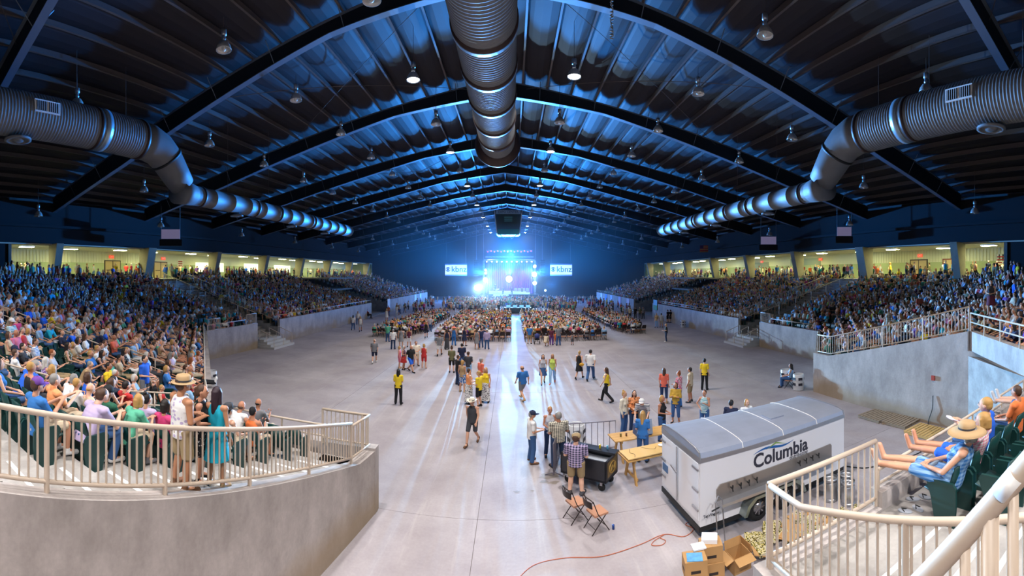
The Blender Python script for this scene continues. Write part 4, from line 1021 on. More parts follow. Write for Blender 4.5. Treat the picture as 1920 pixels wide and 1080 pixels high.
# people picked out one by one in the nearer left stand: head pixel, top, sex, hair, extras
LEFTP = [
 (6, 752, 'tank', 'black', 'f', 'straight', 'dark', dict(pose='sit_phone', bot=('short', 'navy'))), (36, 686, 'tee', 'royal blue', 'm', 'short', 'grey', dict(width=1.25)), (12, 690, 'tank', 'blue', 'f', 'bob', 'brown', {}),
 (28, 657, 'tee', 'navy', 'm', 'short', 'dark', dict(hat=('cap', 'navy'))), (40, 666, 'tee', 'white', 'f', 'short', 'brown', {}), (59, 668, 'tee', 'charcoal', 'm', 'short', 'dark', {}), (84, 690, 'tank', 'navy', 'f', 'bob', 'blonde', dict(bot=('skirt', 'navy'))),
 (106, 683, 'tank', 'lilac', 'f', 'long', 'white', dict(pat=('floral', 'purple'))), (120, 690, 'tee', 'olive', 'm', 'short', 'dark', dict(hat=('cap', 'brown'))), (124, 722, 'polo', 'salmon', 'm', 'short', 'grey', dict(bot=('short', 'beige'), pose='sit_phone')),
 (83, 738, 'tee', 'blue', 'm', 'short', 'brown', dict(hat=('cap', 'purple'))), (98, 770, 'longsleeve', 'black', 'f', 'bob', 'blonde', dict(hat=('cowboy', 'black'))), (138, 782, 'polo', 'light blue', 'm', 'short', 'brown', dict(bot=('short', 'khaki'), shoes='pale grey')),
 (203, 742, 'tee', 'green', 'm', 'short', 'dark', dict(hat=('cap', 'black'), pose='sit_phone')), (240, 765, 'tee', 'lilac', 'm', 'short', 'brown', dict(width=1.15, pose='sit_fwd')), (262, 792, 'tee', 'charcoal', 'f', 'short', 'grey', dict(pose='sit_phone')),
 (273, 753, 'tee', 'lilac', 'f', 'bun', 'dark', {}), (291, 764, 'tee', 'mint', 'f', 'bob', 'blonde', {}), (259, 728, 'tee', 'red', 'm', 'short', 'dark', {}), (195, 725, 'tank', 'black', 'f', 'long', 'brown', {}), (212, 712, 'tee', 'navy', 'm', 'short', 'dark', {}),
 (218, 690, 'tee', 'yellow', 'm', 'short', 'dark', dict(bot=('short', 'khaki'))), (177, 712, 'tank', 'royal blue', 'f', 'bob', 'brown', {}), (177, 667, 'tee', 'blue', 'm', 'short', 'blonde', {}), (123, 650, 'tank', 'olive', 'f', 'long', 'dark', dict(pat=('floral', 'cream'))),
 (147, 640, 'tee', 'white', 'f', 'bob', 'dark', {}), (101, 612, 'tee', 'turquoise', 'm', 'short', 'grey', dict(bot=('long', 'pale grey'))), (62, 594, 'tee', 'royal blue', 'm', 'short', 'black', dict(bot=('short', 'pale grey'))), (41, 580, 'tee', 'royal blue', 'm', 'short', 'dark', dict(hat=('cap', 'black'))),
 (57, 632, 'tank', 'beige', 'f', 'bob', 'brown', dict(bot=('long', 'coral'))), (45, 640, 'tee', 'white', 'm', 'short', 'brown', dict(pat=('stripe', 'blue'))), (15, 606, 'tee', 'white', 'm', 'short', 'grey', dict(hat=('cap', 'white'), pat=('stripe', 'teal'))), (5, 625, 'tee', 'pink', 'm', 'bald', 'grey', {}),
 (75, 570, 'tank', 'charcoal', 'f', 'long', 'blonde', dict(hat=('sunhat', 'tan'))), (97, 569, 'tank', 'black', 'f', 'long', 'brown', {}), (111, 563, 'polo', 'light blue', 'm', 'short', 'grey', {}), (124, 580, 'tee', 'beige', 'm', 'short', 'brown', {}), (138, 577, 'tee', 'white', 'f', 'bob', 'brown', dict(hat=('cap', 'teal'))),
 (112, 606, 'tee', 'olive', 'm', 'short', 'grey', {}), (126, 604, 'polo', 'light blue', 'm', 'short', 'grey', dict(hat=('cap', 'light blue'))), (143, 600, 'polo', 'white', 'm', 'short', 'white', dict(pose='sit_fwd', bot=('long', 'pale grey'))), (175, 584, 'tee', 'navy', 'm', 'short', 'dark', dict(hat=('cap', 'black'), pat=('stripe', 'white'))),
 (184, 615, 'tee', 'hot pink', 'm', 'short', 'brown', dict(scale=.85)), (205, 604, 'tee', 'white', 'm', 'short', 'red', dict(hat=('cap', 'beige'))), (243, 626, 'tee', 'olive', 'm', 'bald', 'grey', {}), (236, 632, 'tank', 'mint', 'f', 'long', 'brown', {}), (224, 642, 'tee', 'white', 'f', 'short', 'brown', dict(pat=('floral', 'charcoal'))),
 (186, 655, 'tee', 'white', 'm', 'short', 'blonde', {}), (196, 649, 'tee', 'white', 'm', 'short', 'brown', {}), (206, 654, 'tank', 'charcoal', 'f', 'long', 'dark', {}), (255, 659, 'tank', 'black', 'f', 'long', 'dark', dict(pat=('dots', 'white'))), (264, 646, 'tee', 'light blue', 'm', 'bald', 'grey', {}),
 (276, 625, 'tee', 'grey', 'm', 'short', 'dark', dict(hat=('cap', 'navy'), pose='sit_up')), (310, 649, 'tee', 'black', 'm', 'short', 'brown', {}), (359, 651, 'tee', 'turquoise', 'm', 'short', 'grey', dict(hat=('cap', 'white'), bot=('short', 'white'))), (347, 664, 'tank', 'lilac', 'f', 'bob', 'blonde', {}),
 (339, 681, 'tank', 'black', 'f', 'bob', 'brown', {}), (350, 686, 'tank', 'charcoal', 'f', 'ponytail', 'brown', dict(pose='sit_up')), (332, 681, 'tank', 'grey', 'm', 'short', 'blonde', dict(scale=.8)), (295, 681, 'tee', 'lilac', 'f', 'straight', 'white', dict(pat=('floral', 'purple'), bot=('short', 'white'))),
 (223, 684, 'tee', 'mint', 'm', 'short', 'brown', {}), (352, 635, 'tee', 'blue', 'f', 'bob', 'blonde', {}), (337, 614, 'tee', 'white', 'm', 'short', 'grey', dict(hat=('cap', 'grey'))), (317, 628, 'tee', 'black', 'm', 'short', 'dark', {}), (293, 616, 'tank', 'teal', 'f', 'bob', 'dark', {}),
 (278, 593, 'tee', 'navy', 'm', 'short', 'grey', {}), (244, 592, 'tee', 'blue', 'm', 'short', 'dark', {}), (230, 586, 'tee', 'pale grey', 'm', 'short', 'dark', {}), (333, 722, 'tank', 'red', 'm', 'short', 'blonde', dict(scale=.82)), (349, 742, 'tee', 'beige', 'm', 'short', 'brown', dict(pose='sit_up')), (320, 757, 'tee', 'hot pink', 'f', 'bob', 'dark', {}),
 (437, 765, 'tee', 'white', 'm', 'bald', 'brown', {}), (467, 775, 'tank', 'white', 'f', 'short', 'dark', dict(hat=('cowboy', 'charcoal'))), (479, 806, 'tee', 'white', 'm', 'short', 'dark', dict(hat=('cap', 'black'), bot=('long', 'denim'), shoes='white')), (502, 795, 'tee', 'blue', 'f', 'bob', 'red', {}),
 (531, 804, 'tee', 'white', 'f', 'short', 'brown', dict(hat=('sunhat', 'khaki'))), (571, 813, 'tee', 'pink', 'f', 'short', 'grey', dict(pose='sit_up')), (425, 812, 'tee', 'pale grey', 'm', 'short', 'brown', dict(bot=('short', 'white'), shoes='light blue')), (375, 790, 'tee', 'navy', 'm', 'short', 'brown', dict(hat=('cap', 'khaki')))]
RIGHTP = [(1903, 598, 'tank', 'charcoal', 'f', 'bob', 'brown', {}), (1853, 572, 'tee', 'navy', 'm', 'short', 'grey', dict(hat=('cap', 'white'))), (1872, 586, 'tank', 'tan', 'f', 'ponytail', 'brown', dict(bot=('short', 'navy'))), (1845, 555, 'tee', 'maroon', 'f', 'long', 'dark', {}), (1868, 528, 'tee', 'white', 'm', 'short', 'grey', dict(hat=('cap', 'white'))), (1914, 596, 'tank', 'lilac', 'f', 'bob', 'blonde', {}),
 (1797, 570, 'tee', 'black', 'f', 'bob', 'dark', {}), (1812, 565, 'tank', 'teal', 'f', 'long', 'dark', {}), (1738, 590, 'polo', 'white', 'm', 'short', 'white', dict(hat=('sunhat', 'cream'))), (1725, 575, 'tee', 'red', 'm', 'short', 'brown', {}), (1560, 611, 'tee', 'coral', 'm', 'short', 'blonde', {}), (1540, 606, 'tee', 'royal blue', 'm', 'short', 'brown', {}), (1600, 606, 'tee', 'royal blue', 'f', 'bob', 'dark', {}),
 (1650, 600, 'tee', 'white', 'm', 'short', 'grey', {}), (1700, 590, 'tee', 'light blue', 'm', 'short', 'brown', {}), (1758, 560, 'polo', 'light blue', 'm', 'short', 'brown', {}), (1748, 552, 'polo', 'blue', 'm', 'short', 'dark', {})]
NIND = 0
for lst, side in ((LEFTP, -1), (RIGHTP, 1)):
    for (px, py, tp, tc, sex, hs, hcol, kw) in lst:
        s, p = find_slot(px, py, side)
        if s is None: print('no slot', px, py); continue
        s['used'] = True; kw = dict(kw); pose = kw.pop('pose', R.choice(['sit', 'sit', 'sit_fwd', 'sit_phone'])); s['person'] = True
        bot = kw.pop('bot', (R.choice(['long', 'short']), R.choice(BOTC)))
        nm = {'tee': 'shirt', 'polo': 'collared shirt', 'tank': 'sleeveless top', 'longsleeve': 'long-sleeved top'}[tp]
        ht = kw.get('hat'); pt = kw.get('pat')
        lb = 'person in %s%s %s%s, %s' % (tc, ' ' + {'floral': 'flowered', 'stripe': 'striped', 'dots': 'dotted'}[pt[0]] if pt else '', nm, ' and %s %s' % (ht[1], {'sunhat': 'sunhat', 'cap': 'cap', 'cowboy': 'brimmed hat', 'fedora': 'fedora'}[ht[0]]) if ht else '', where(s))
        if len(lb.split()) > 16 and ht: lb = lb.replace(' and %s ' % ht[1], ' and ')
        if len(lb.split()) > 16: lb = lb.replace('collared shirt', 'polo').replace('sleeveless top', 'top').replace('long-sleeved top', 'top')
        if len(lb.split()) > 16 and pt: lb = lb.replace(' flowered', '').replace(' striped', '').replace(' dotted', '')
        person(s['pos'], s['h'] + R.uniform(-12, 12), lb, pose, sex, (tp, tc), bot, (hs, hcol), lod='hero' if s['d'] < 12 else 'mid', shoes=kw.pop('shoes', R.choice(['black', 'white', 'brown', 'grey'])), group='spectators in the %s stands' % SIDE[side], **kw); NIND += 1
# the rest of the stands
near = sorted([s for s in slots if not s['used']], key=lambda s: s['d'])
QUOTA = 66; crowd = {-1: Crowd(), 1: Crowd()}; q = 0
for s in near:
    dense = .95 if s['row'] < 14 else .8
    nearleft = s['side'] < 0 and s['d'] < 17
    if s['sec'] == 'far' and s['pos'].y > 92: dense = .35
    if nearleft: dense = .45 if s['d'] > 12 else .12
    if s['side'] > 0 and s['sec'] in ('corner', 'side') and s['row'] < 4 and s['pos'].y > 22.5: dense = .45
    if s['side'] < 0 and s['sec'] == 'side' and s['row'] < 4: dense = .5
    if R.random() > dense: continue
    s['used'] = True
    pose = R.choice(['sit', 'sit', 'sit_phone', 'sit_fwd']) if s['row'] < 16 else R.choice(['sit', 'stand'])
    if q < QUOTA:
        tc = R.choice(TOPC); key = rnd_key(pose); bc = R.choice(BOTC); hc_ = R.choice(HC)
        small_person(s['pos'], s['h'] + R.uniform(-15, 15), 'person in %s top with %s hair, %s' % (tc, hc_, where(s)), pose, key[1], tc, bc, hc_, R.choice(SKINS), 'spectators in the %s stands' % SIDE[s['side']], R.uniform(.94, 1.05), key[2], key[3], key[4]); q += 1
    else:
        crowd[s['side']].add(rnd_key(pose), s['pos'], s['h'] + R.uniform(-20, 20), R.uniform(.92, 1.06), rnd_cols())
for s_ in (-1, 1): crowd[s_].build('seated_crowd', 'dense crowd of seated spectators filling the far %s stands' % SIDE[s_])
ns = 0
for s in sorted(slots, key=lambda s: s['d']):
    if ns < 110: seat(s['pos'], s['h'], 'dark green plastic seat, %s' % where(s), 'stadium seats'); s['seat'] = 1
    elif ns < 300:
        o = link('stadium_seat', ME_SEAT1, None, s['pos'], -math.radians(s['h'])); tag(o, 'dark green plastic seat, %s' % where(s), 'seat', 'stadium seats'); s['seat'] = 1
    ns += 1
for s_ in (-1, 1): stuff_seats('seat_rows', [s for s in slots if 'seat' not in s and s['side'] == s_], 'rows of dark green stadium seats in the far %s stands' % SIDE[s_])
# people on the concourses, standing against the light
CSTAND = Crowd()
for side, X in ((-1, XL), (1, XR)):
    nb = 0
    for k in range(105):
        y = R.uniform(15, 100); x = X + side * R.uniform(.4, 4.5)
        if nb < 14 and y < 45:
            nb += 1; tc = R.choice(['black', 'navy', 'white', 'royal blue', 'charcoal', 'yellow', 'red']); bc = R.choice(BOTC); key = rnd_key('stand')
            # unique by distance order is given below
            small_person((x, y, ZC), R.choice([90, 270, 0, 180]) + R.uniform(-40, 40), 'x', R.choice(['stand', 'hold', 'walk']), key[1], tc, bc, R.choice(HC), R.choice(SKINS), 'people standing on the %s concourse' % SIDE[side], R.uniform(.95, 1.05), key[2], key[3], key[4])['label'] = 'person in %s top standing on the %s concourse, %s to be placed' % (tc, SIDE[side], ordinal(nb - 1))
        else: CSTAND.add(rnd_key(R.choice(['stand', 'hold', 'walk'])), (x, y, ZC), R.uniform(0, 360), R.uniform(.93, 1.05), rnd_cols())
CSTAND.build('concourse_crowd', 'people standing far along both lit concourses')
for side in (-1, 1):         # number the concourse people by where they stand, nearest bay first
    ppl = sorted([o for o in COL.objects if o.name.startswith('person') and 'to be placed' in str(o.get('label', '')) and o.location.x * side > 0], key=lambda o: o.location.y)
    for i, o in enumerate(ppl): o['label'] = o['label'].split(',')[0] + ', %s counting from the near end' % ordinal(i)
# standing figures in the stands
def stand_on(px, feet_py, z): return P(px, feet_py, z)
def stand_in(px, py, side, hh=1.62):
    s, p = find_slot(px, py, side, hh); return p
person(Vector((-4.83, 4.85, 2.93)), 15, 'person in patterned white tank top, khaki shorts and straw fedora behind tunnel railing', 'hold', 'm', ('tank', 'white'), ('short', 'khaki'), ('short', 'brown'), ('fedora', 'tan'), 'brown', 1.04, 1.12, 'B07A58', 'hero', pat=('floral', 'lilac'))
person(Vector((-4.68, 5.55, 2.74)), -8, 'person with long dark hair in bright turquoise tunic standing behind tunnel railing', 'stand', 'f', ('tank', 'turquoise'), ('skirt', 'turquoise'), ('straight', 'plum'), None, 'tan', .99, 1.0, 'B5805F', 'hero')
person(Vector((-4.95, 5.45, 2.8)), 60, 'person in black top and dotted black shorts standing between fedora wearer and turquoise tunic', 'hold', 'f', ('tank', 'black'), ('short', 'black'), ('ponytail', 'brown'), None, 'black', .96, 1.0, None, 'hero', bpat=('dots', 'white'))
for px, py, side, h, lb, sex, t_, b_, hr in (
    (271, 674, -1, 70, 'person in bright blue polo and grey trousers standing in the left stand aisle', 'm', ('polo', 'royal blue'), ('long', 'grey'), ('short', 'dark')),
    (323, 641, -1, 40, 'person in grey sleeveless top and pink shorts standing near the left front rows', 'f', ('tank', 'grey'), ('short', 'hot pink'), ('bob', 'blonde')),
    (261, 580, -1, 0, 'person in pale pink top and navy shorts standing midway up the left stand', 'f', ('tank', 'beige'), ('short', 'navy'), ('bob', 'brown')),
    (284, 560, -1, 90, 'person in purple top standing high in the left stand', 'f', ('tee', 'purple'), ('long', 'navy'), ('bob', 'brown')),
    (1612, 578, 1, 300, 'person in green shirt standing with bent back above the bay railing', 'm', ('tee', 'green'), ('long', 'navy'), ('short', 'brown')),
    (1666, 582, 1, 250, 'person in long striped dress standing behind the bay railing', 'f', ('tank', 'cream'), ('maxi', 'cream'), ('bob', 'dark')),
    (1724, 556, 1, 20, 'person in coral pink shirt with grey hair standing in the right corner stand', 'm', ('tee', 'coral'), ('long', 'pale grey'), ('short', 'grey')),
    (1797, 532, 1, 330, 'person in checked red and white shirt standing high in the right corner stand', 'm', ('tee', 'white'), ('long', 'denim'), ('short', 'brown')),
    (1858, 530, 1, 250, 'person with long dark hair in dark dress standing by the upper right handrail', 'f', ('tank', 'charcoal'), ('skirt', 'maroon'), ('long', 'dark')),
    (1902, 515, 1, 330, 'person in blue shirt and blue trousers standing at far right of the upper stand', 'm', ('tee', 'royal blue'), ('long', 'blue'), ('short', 'grey'))):
    p = stand_in(px, py, side)
    if p is None: p = Q(px, py + 40, 24); p.z = deckz(off_of(p, side))
    person(p, h, lb, R.choice(['stand', 'hold']), sex, t_, b_, hr, lod='mid', pat=('check', 'red') if 'checked' in lb else ('stripe', 'charcoal') if 'striped' in lb else None, bpat=('stripe', 'charcoal') if 'striped' in lb else None)
# near right front row
SY = 3.2; WXS = [5.45 + .62 * i for i in range(8)]
for i, x in enumerate(WXS): seat(Vector((x, SY, ZR)), 0, 'dark green seat in the near right front row, %s from the aisle' % ordinal(i), 'stadium seats')
for i, x in enumerate(WXS[:6]): seat(Vector((x, SY - .85, ZR + .255)), 0, 'dark green seat in the near right second row, %s from the aisle' % ordinal(i), 'stadium seats')
w1 = person((WXS[0], SY + .05, ZR), -14, 'person in blue plaid dress and wide straw hat with feet on the rail', 'sit_up', 'f', ('tank', 'blue'), ('short', 'blue'), ('bob', 'grey'), ('sunhat', 'tan'), None, 1.04, 1.2, 'D8A183', 'hero', pat=('plaid', 'light blue'), bpat=('plaid', 'light blue'))
w2 = person((WXS[1], SY + .05, ZR), -4, 'person in pink gingham ruffled top with bare feet on the rail', 'sit_up', 'f', ('tee', 'pink'), ('short', 'royal blue'), ('bob', 'blonde'), None, None, 1.04, 1.1, 'CF9171', 'hero', pat=('check', 'white'))
w3 = person((WXS[2], SY + .08, ZR), -12, 'person with short blonde hair in royal blue top holding a fan', 'sit_phone', 'f', ('tee', 'royal blue'), ('long', 'denim'), ('short', 'blonde'), None, 'white', 1.05, 1.12, 'D9A487', 'hero')
person((WXS[4], SY, ZR), 5, 'person in orange top beyond the fan holder in the near right row', 'sit', 'm', ('tee', 'orange'), ('long', 'denim'), ('short', 'brown'), None, 'white', 1.0, 1.0, None, 'mid')
person((WXS[6], SY, ZR), 5, 'person in white top with feet up at the far end of near right row', 'sit_up', 'm', ('tee', 'white'), ('short', 'denim'), ('short', 'brown'), None, 'pale grey', 1.0, 1.0, None, 'mid')
M_fan = plain('fan_paper', S('D9CFDD'), .7, var=.3, scale=40)
b = MB()
for i in range(11):
    a0, a1 = math.radians(8 * i - 44), math.radians(8 * i - 37); b.add([(0, 0, 0), (.26 * math.sin(a0), .26 * math.cos(a0), 0), (.26 * math.sin(a1), .26 * math.cos(a1), .012), (0, 0, -.004), (.26 * math.sin(a0), .26 * math.cos(a0), -.004), (.26 * math.sin(a1), .26 * math.cos(a1), .008)], [(0, 1, 2), (5, 4, 3), (1, 4, 5, 2), (0, 3, 4, 1), (2, 5, 3, 0)])
o = b.build('hand_fan', M_fan, None); o.location = (WXS[2] - .12, SY + .46, ZR + .99); o.rotation_euler = (.35, .2, .5); tag(o, 'pale folding hand fan held open beside the foot rail', 'fan')
b = MB(); b.lathe([(.001, 0), (.03, 0), (.032, .02), (.032, .13), (.012, .17), (.012, .19), (.001, .19)], 12)
m_pet = plain('clear_bottle', S('C8D4DC'), .1); m_pet.node_tree.nodes['Principled BSDF'].inputs['Transmission Weight'].default_value = .6
o = b.build('water_bottle', m_pet, None, True, (WXS[0] - .1, SY + .3, ZR + .70)); o.rotation_euler = (.9, .3, 0); tag(o, 'clear plastic water bottle on the lap of the straw hat wearer', 'bottle')
for i, (x, y, a) in enumerate(((5.15, SY + .62, .3), (5.32, SY + .5, -.2), (5.5, SY + .72, .5), (5.66, SY + .6, 0))):
    t = thing('flip_flop', '%s of four grey patterned sandals on the deck under the straw hat wearer' % ORD[i], 'sandal', (x, y, ZR), a, 'sandals on the deck')
    b = MB(); b.lathe([(.001, 0), (.055, 0), (.06, .012), (.055, .024), (.001, .024)], 12, Matrix.Diagonal((.85, 2.0, 1, 1))); b.build('sole', plain('sandal_grey', S('A9AEB8'), .7), t)
    b = MB(); b.tube([(-.045, -.01, .02), (0, .05, .05), (.045, -.01, .02)], .009, 5); b.build('strap', M_black, t)
# ================================================================ FLOOR OBJECTS
M_trw = plain('trailer_white', S('E6E5EA'), .35); M_trs = plain('trailer_silver', S('B4B3B8'), .3, .8); M_trroof = plain('trailer_roof_sheet', S('A4ABBE'), .35, .35, .15, 2); M_tyre = plain('tyre_rubber', S('1B1B1D'), .85); M_hub = plain('wheel_hub', S('A9A9AE'), .3, .9); M_ink = plain('logo_charcoal', S('2C2D3C'), .5)
tr = thing('beer_trailer', 'white enclosed beer trailer with charcoal lettering and steel tap panel', 'trailer', (4.36, 9.1, 0), .06)
TL, TW, ZB, ZT = 5.1, 2.25, .36, 1.98
b = MB(); b.box(0, TL, 0, TW, ZB, ZT); b.build('body', M_trw, tr)
n = 10; v = []
for x in (0, TL):
    for i in range(n + 1):
        a = PI * i / n; y = TW / 2 - (TW / 2 + .01) * math.cos(a); z = ZT - .02 + .24 * min(1, math.sin(a) ** .4); v.append((x, y, z))
b = MB(); b.add(v, [(i, i + 1, n + 2 + i, n + 1 + i) for i in range(n)] + [tuple(range(n + 1))[::-1], tuple(range(n + 1, 2 * n + 2))]); b.build('roof', M_trroof, tr)
for x in (0, 1.25, 2.6, 3.9, TL):
    pts = []
    for i in range(n + 1):
        a = PI * i / n; pts.append((x, TW / 2 - (TW / 2 + .012) * math.cos(a), ZT - .012 + .245 * min(1, math.sin(a) ** .4)))
    b = MB(); b.tube(pts, .022 if x in (0, TL) else .011, 6); b.build('roof_seam', M_white if 0 < x < TL else M_trs, tr)
b = MB(); b.box(2.75, 3.25, .75, 1.2, ZT + .21, ZT + .25); b.build('roof_vent', M_trroof, tr)
for y in (-.02, TW - .02): b = MB(); b.box(-.01, TL + .01, y, y + .04, ZT - .08, ZT + .02); b.build('top_trim', M_trs, tr)
b = MB(); b.box(-.02, .03, 0, TW, ZT - .1, ZT + .04); b.build('rear_header', M_trs, tr)
for y0, y1 in ((.06, TW / 2 - .02), (TW / 2 + .02, TW - .06)):
    b = MB(); b.box(-.03, 0, y0, y1, ZB + .12, ZT - .12); d = b.build('rear_door', M_trw, tr)
    for z in (.75, 1.2, 1.72): b = MB(); yy = y0 if y0 < 1 else y1; b.cbox((-.045, yy + (.12 if y0 < 1 else -.12), z), (.03, .3, .05)); b.build('hinge', M_trs, d)
b = MB(); b.tube([(-.06, TW / 2 + .05, ZB + .1), (-.06, TW / 2 + .05, ZT - .1)], .018, 6); b.build('lock_bar', M_trs, tr)
b = MB(); b.cbox((-.08, TW / 2 + .18, 1.25), (.04, .34, .04), (.2, 0, 0)); b.build('door_latch', M_trs, tr)
b = MB(); b.cbox((-.035, TW - .3, 1.0), (.02, .34, .2)); b.build('licence_plate', plain('plate_blue', S('4A6C96'), .4), tr)
b = MB(); b.box(-.03, TL, .02, TW - .02, .22, ZB); b.build('chassis', M_black, tr)
b = MB(); b.prism([(.45, .86), (.45, 1.16), (.55, 1.26), (4.45, 1.26), (4.5, 1.2), (4.5, .86)], -.03, 0, 'y'); pn = b.build('tap_panel', plain('brushed_steel', S('A39C96'), .35, .8), tr)
b = MB(); b.box(.45, 4.5, -.28, 0, .83, .87); b.box(.45, 4.5, -.28, -.26, .87, .9); b.build('drip_tray', M_trs, tr)
for x in (.85, 1.1, 1.35, 1.6, 3.1, 3.35, 3.6, 3.85):
    b = MB(); b.tube([(x, -.03, 1.12), (x, -.12, 1.11), (x, -.14, 1.05)], .018, 6); b.tube([(x, -.12, 1.12), (x, -.13, 1.2)], .02, 6); b.build('beer_tap', M_black, pn)
for x in (1.72, 2.62):
    M4 = Matrix.Translation((x, -.02, .34)) @ Matrix.Rotation(PI / 2, 4, 'X')
    b = MB(); b.lathe([(.2, -.22), (.32, -.22), (.345, -.16), (.345, -.02), (.32, .04), (.2, .04)], 24, M4, False); w_ = b.build('wheel', M_tyre, tr, True)
    b = MB(); b.lathe([(.21, .03), (.2, .0), (.14, -.02), (.08, .03), (.001, .035)], 16, M4); h_ = b.build('hub', M_hub, w_, True)
    for k in range(8): a = 2 * PI * k / 8; b = MB(); b.cbox((x + .13 * math.cos(a), -.045, .34 + .13 * math.sin(a)), (.03, .02, .1), (0, -a + PI / 2, 0)); b.build('spoke', M_hub, w_)
pts = [(x, z) for x, z in ((1.12, .36), (1.22, .62), (1.45, .78), (2.9, .78), (3.12, .62), (3.22, .36))]
b = MB(); b.prism(pts + [(x * .92 + 2.17 * .08, z - .07 if z > .4 else z) for x, z in pts[::-1]], -.27, 0, 'y'); b.build('fender', plain('tread_plate', S('9AA39E'), .35, .8, .1, 60), tr)
cxx = 2.42
text('lettering', 'Columbia', .50, M_ink, basis((cxx + .12, -.006, 1.53), (1, 0, 0), (0, 0, 1)), tr, offset=.012, ext=.003)
text('lettering', 'distributing', .155, M_ink, basis((cxx + .74, -.006, 1.315), (1, 0, 0), (0, 0, 1)), tr, ext=.003)
text('lettering', 'TapWagon', .1, M_ink, basis((.3, -.006, .58), (1, 0, 0), (0, 0, 1)), tr, ext=.003)
b = MB(); W1 = [(cxx - .85 + .1 * i, 1.735 + .06 * math.sin(i * .42) + .006 * i) for i in range(15)]; b.prism([(x, z + .02 * math.sin(PI * i / 14)) for i, (x, z) in enumerate(W1)] + [(x, z - .045 * math.sin(PI * i / 14)) for i, (x, z) in list(enumerate(W1))[::-1]], -.008, -.001, 'y'); b.build('logo_wave', plain('logo_blue', S('1E5FA8'), .5), tr)
b = MB(); b.prism([(cxx - .42, 1.77), (cxx - .1, 1.895), (cxx + .28, 1.76), (cxx - .08, 1.85)], -.009, -.002, 'y'); b.build('logo_peak', plain('logo_green', S('7FA05A'), .5), tr)
b = MB(); b.tube([(TL, .9, .4), (TL + .9, TW / 2, .45), (TL, 1.35, .4)], .04, 6); b.tube([(TL + .85, TW / 2, .02), (TL + .85, TW / 2, .8)], .035, 8); b.build('tow_bar', M_black, tr)
b = MB(); b.ell((TL + .25, 1.0, 1.0), (.12, .32, .32), 12); b.build('spare_wheel', M_tyre, tr)
# hand truck and kegs by the trailer
t = thing('hand_truck', 'chrome hand truck leaning at the trailer corner beside flattened cartons', 'hand truck', (4.75, 8.75, 0), .1)
for x in (-.1, .1): b = MB(); b.tube([(x, 0, .05), (x, .12, 1.0), (0, .14, 1.12)], .016, 6); b.build('tube', M_hub, t)
b = MB(); b.cbox((0, -.1, .03), (.3, .22, .015)); b.build('toe_plate', M_hub, t)
b = MB(); b.tube([(-.22, .08, .85), (.0, .1, .87)], .018, 6); b.build('grip', M_black, t)
M_keg = plain('keg_steel', S('B7B8BC'), .3, .85)
for i, (x, y) in enumerate(((8.25, 8.75), (8.75, 8.6), (8.45, 8.25))):
    t = thing('beer_keg', 'steel beer keg beside the trailer wheels, %s from the left' % ORD[(0, 2, 1)[i]], 'keg', (x, y, 0), 0, 'kegs')
    b = MB(); b.lathe([(.001, .04), (.17, .04), (.2, .1), (.205, .3), (.2, .5), (.17, .56), (.03, .57), (.03, .6), (.001, .6)], 18); b.build('shell', M_keg, t, True)
    for z in (0, .55): b = MB(); b.lathe([(.19, z), (.205, z), (.205, z + .09), (.19, z + .09)], 18, cap=False); b.build('rim', M_keg, t, True)
# ---- cartons
M_card = plain('cardboard', S('B58A57'), .85, var=.07, scale=5); M_card_in = plain('cardboard_inside', S('9A7245'), .9); M_lab = plain('label_black', S('2A211C'), .7); M_paper = plain('white_paper', S('E9E8EA'), .6)
def carton(x, y, z, rz, label, dims=(.46, .36, .34), lab=True):
    t = thing('carton', label, 'carton', (x, y, z), rz, 'cartons by the trailer'); w_, d_, h_ = dims
    b = MB(); b.box(-w_ / 2, w_ / 2, -d_ / 2, d_ / 2, 0, h_); b.build('box', M_card, t)
    b = MB(); b.box(-.002, .002, -d_ / 2, d_ / 2, h_, h_ + .002); b.build('tape_seam', M_card_in, t)
    if lab:
        b = MB(); b.box(-.11, .09, -d_ / 2 - .002, -d_ / 2, .1, .16); b.build('printed_label', M_lab, t)
        b = MB(); b.box(-w_ / 2 - .002, -w_ / 2, -.09, .09, .1, .16); b.build('printed_label', M_lab, t)
    return t
c0 = P(1300, 1082, .0)
carton(3.62, 7.75, 0, -.25, 'brown carton at the bottom left of the stack by the trailer')
carton(3.60, 7.78, .345, -.22, 'brown carton on top of the left stack under a coloured leaflet')
carton(4.12, 8.02, 0, -.2, 'brown carton at the bottom right of the stack by the trailer')
carton(4.10, 8.05, .345, -.24, 'brown carton on top of the right stack under white paper')
b = MB(); b.box(-.16, .16, -.13, .13, 0, .012); o = b.build('leaflet', plain('leaflet_print', S('5C9CCB'), .5, var=.5, scale=9), None, False, (3.58, 7.74, .688), -.35); tag(o, 'coloured leaflet lying on the left carton', 'leaflet')
b = MB(); b.box(-.14, .14, -.11, .11, 0, .03); tag(b.build('paper_stack', M_paper, None, False, (3.78, 7.98, .70), -.1), 'small stack of white paper across the carton gap', 'paper')
b = MB(); b.box(-.17, .17, -.13, .13, 0, .09); tag(b.build('paper_stack', M_paper, None, False, (4.1, 8.1, .688), -.5), 'thick white paper stack on the right carton', 'paper')
t = thing('open_carton', 'empty open carton with raised flaps on the floor right of the stack', 'carton', (4.72, 7.95, 0), .05)
b = MB()
for x0, x1, y0, y1 in ((-.22, .22, -.2, -.19), (-.22, .22, .19, .2), (-.22, -.21, -.2, .2), (.21, .22, -.2, .2)): b.box(x0, x1, y0, y1, 0, .34)
b.box(-.22, .22, -.2, .2, 0, .01); b.build('box', M_card, t)
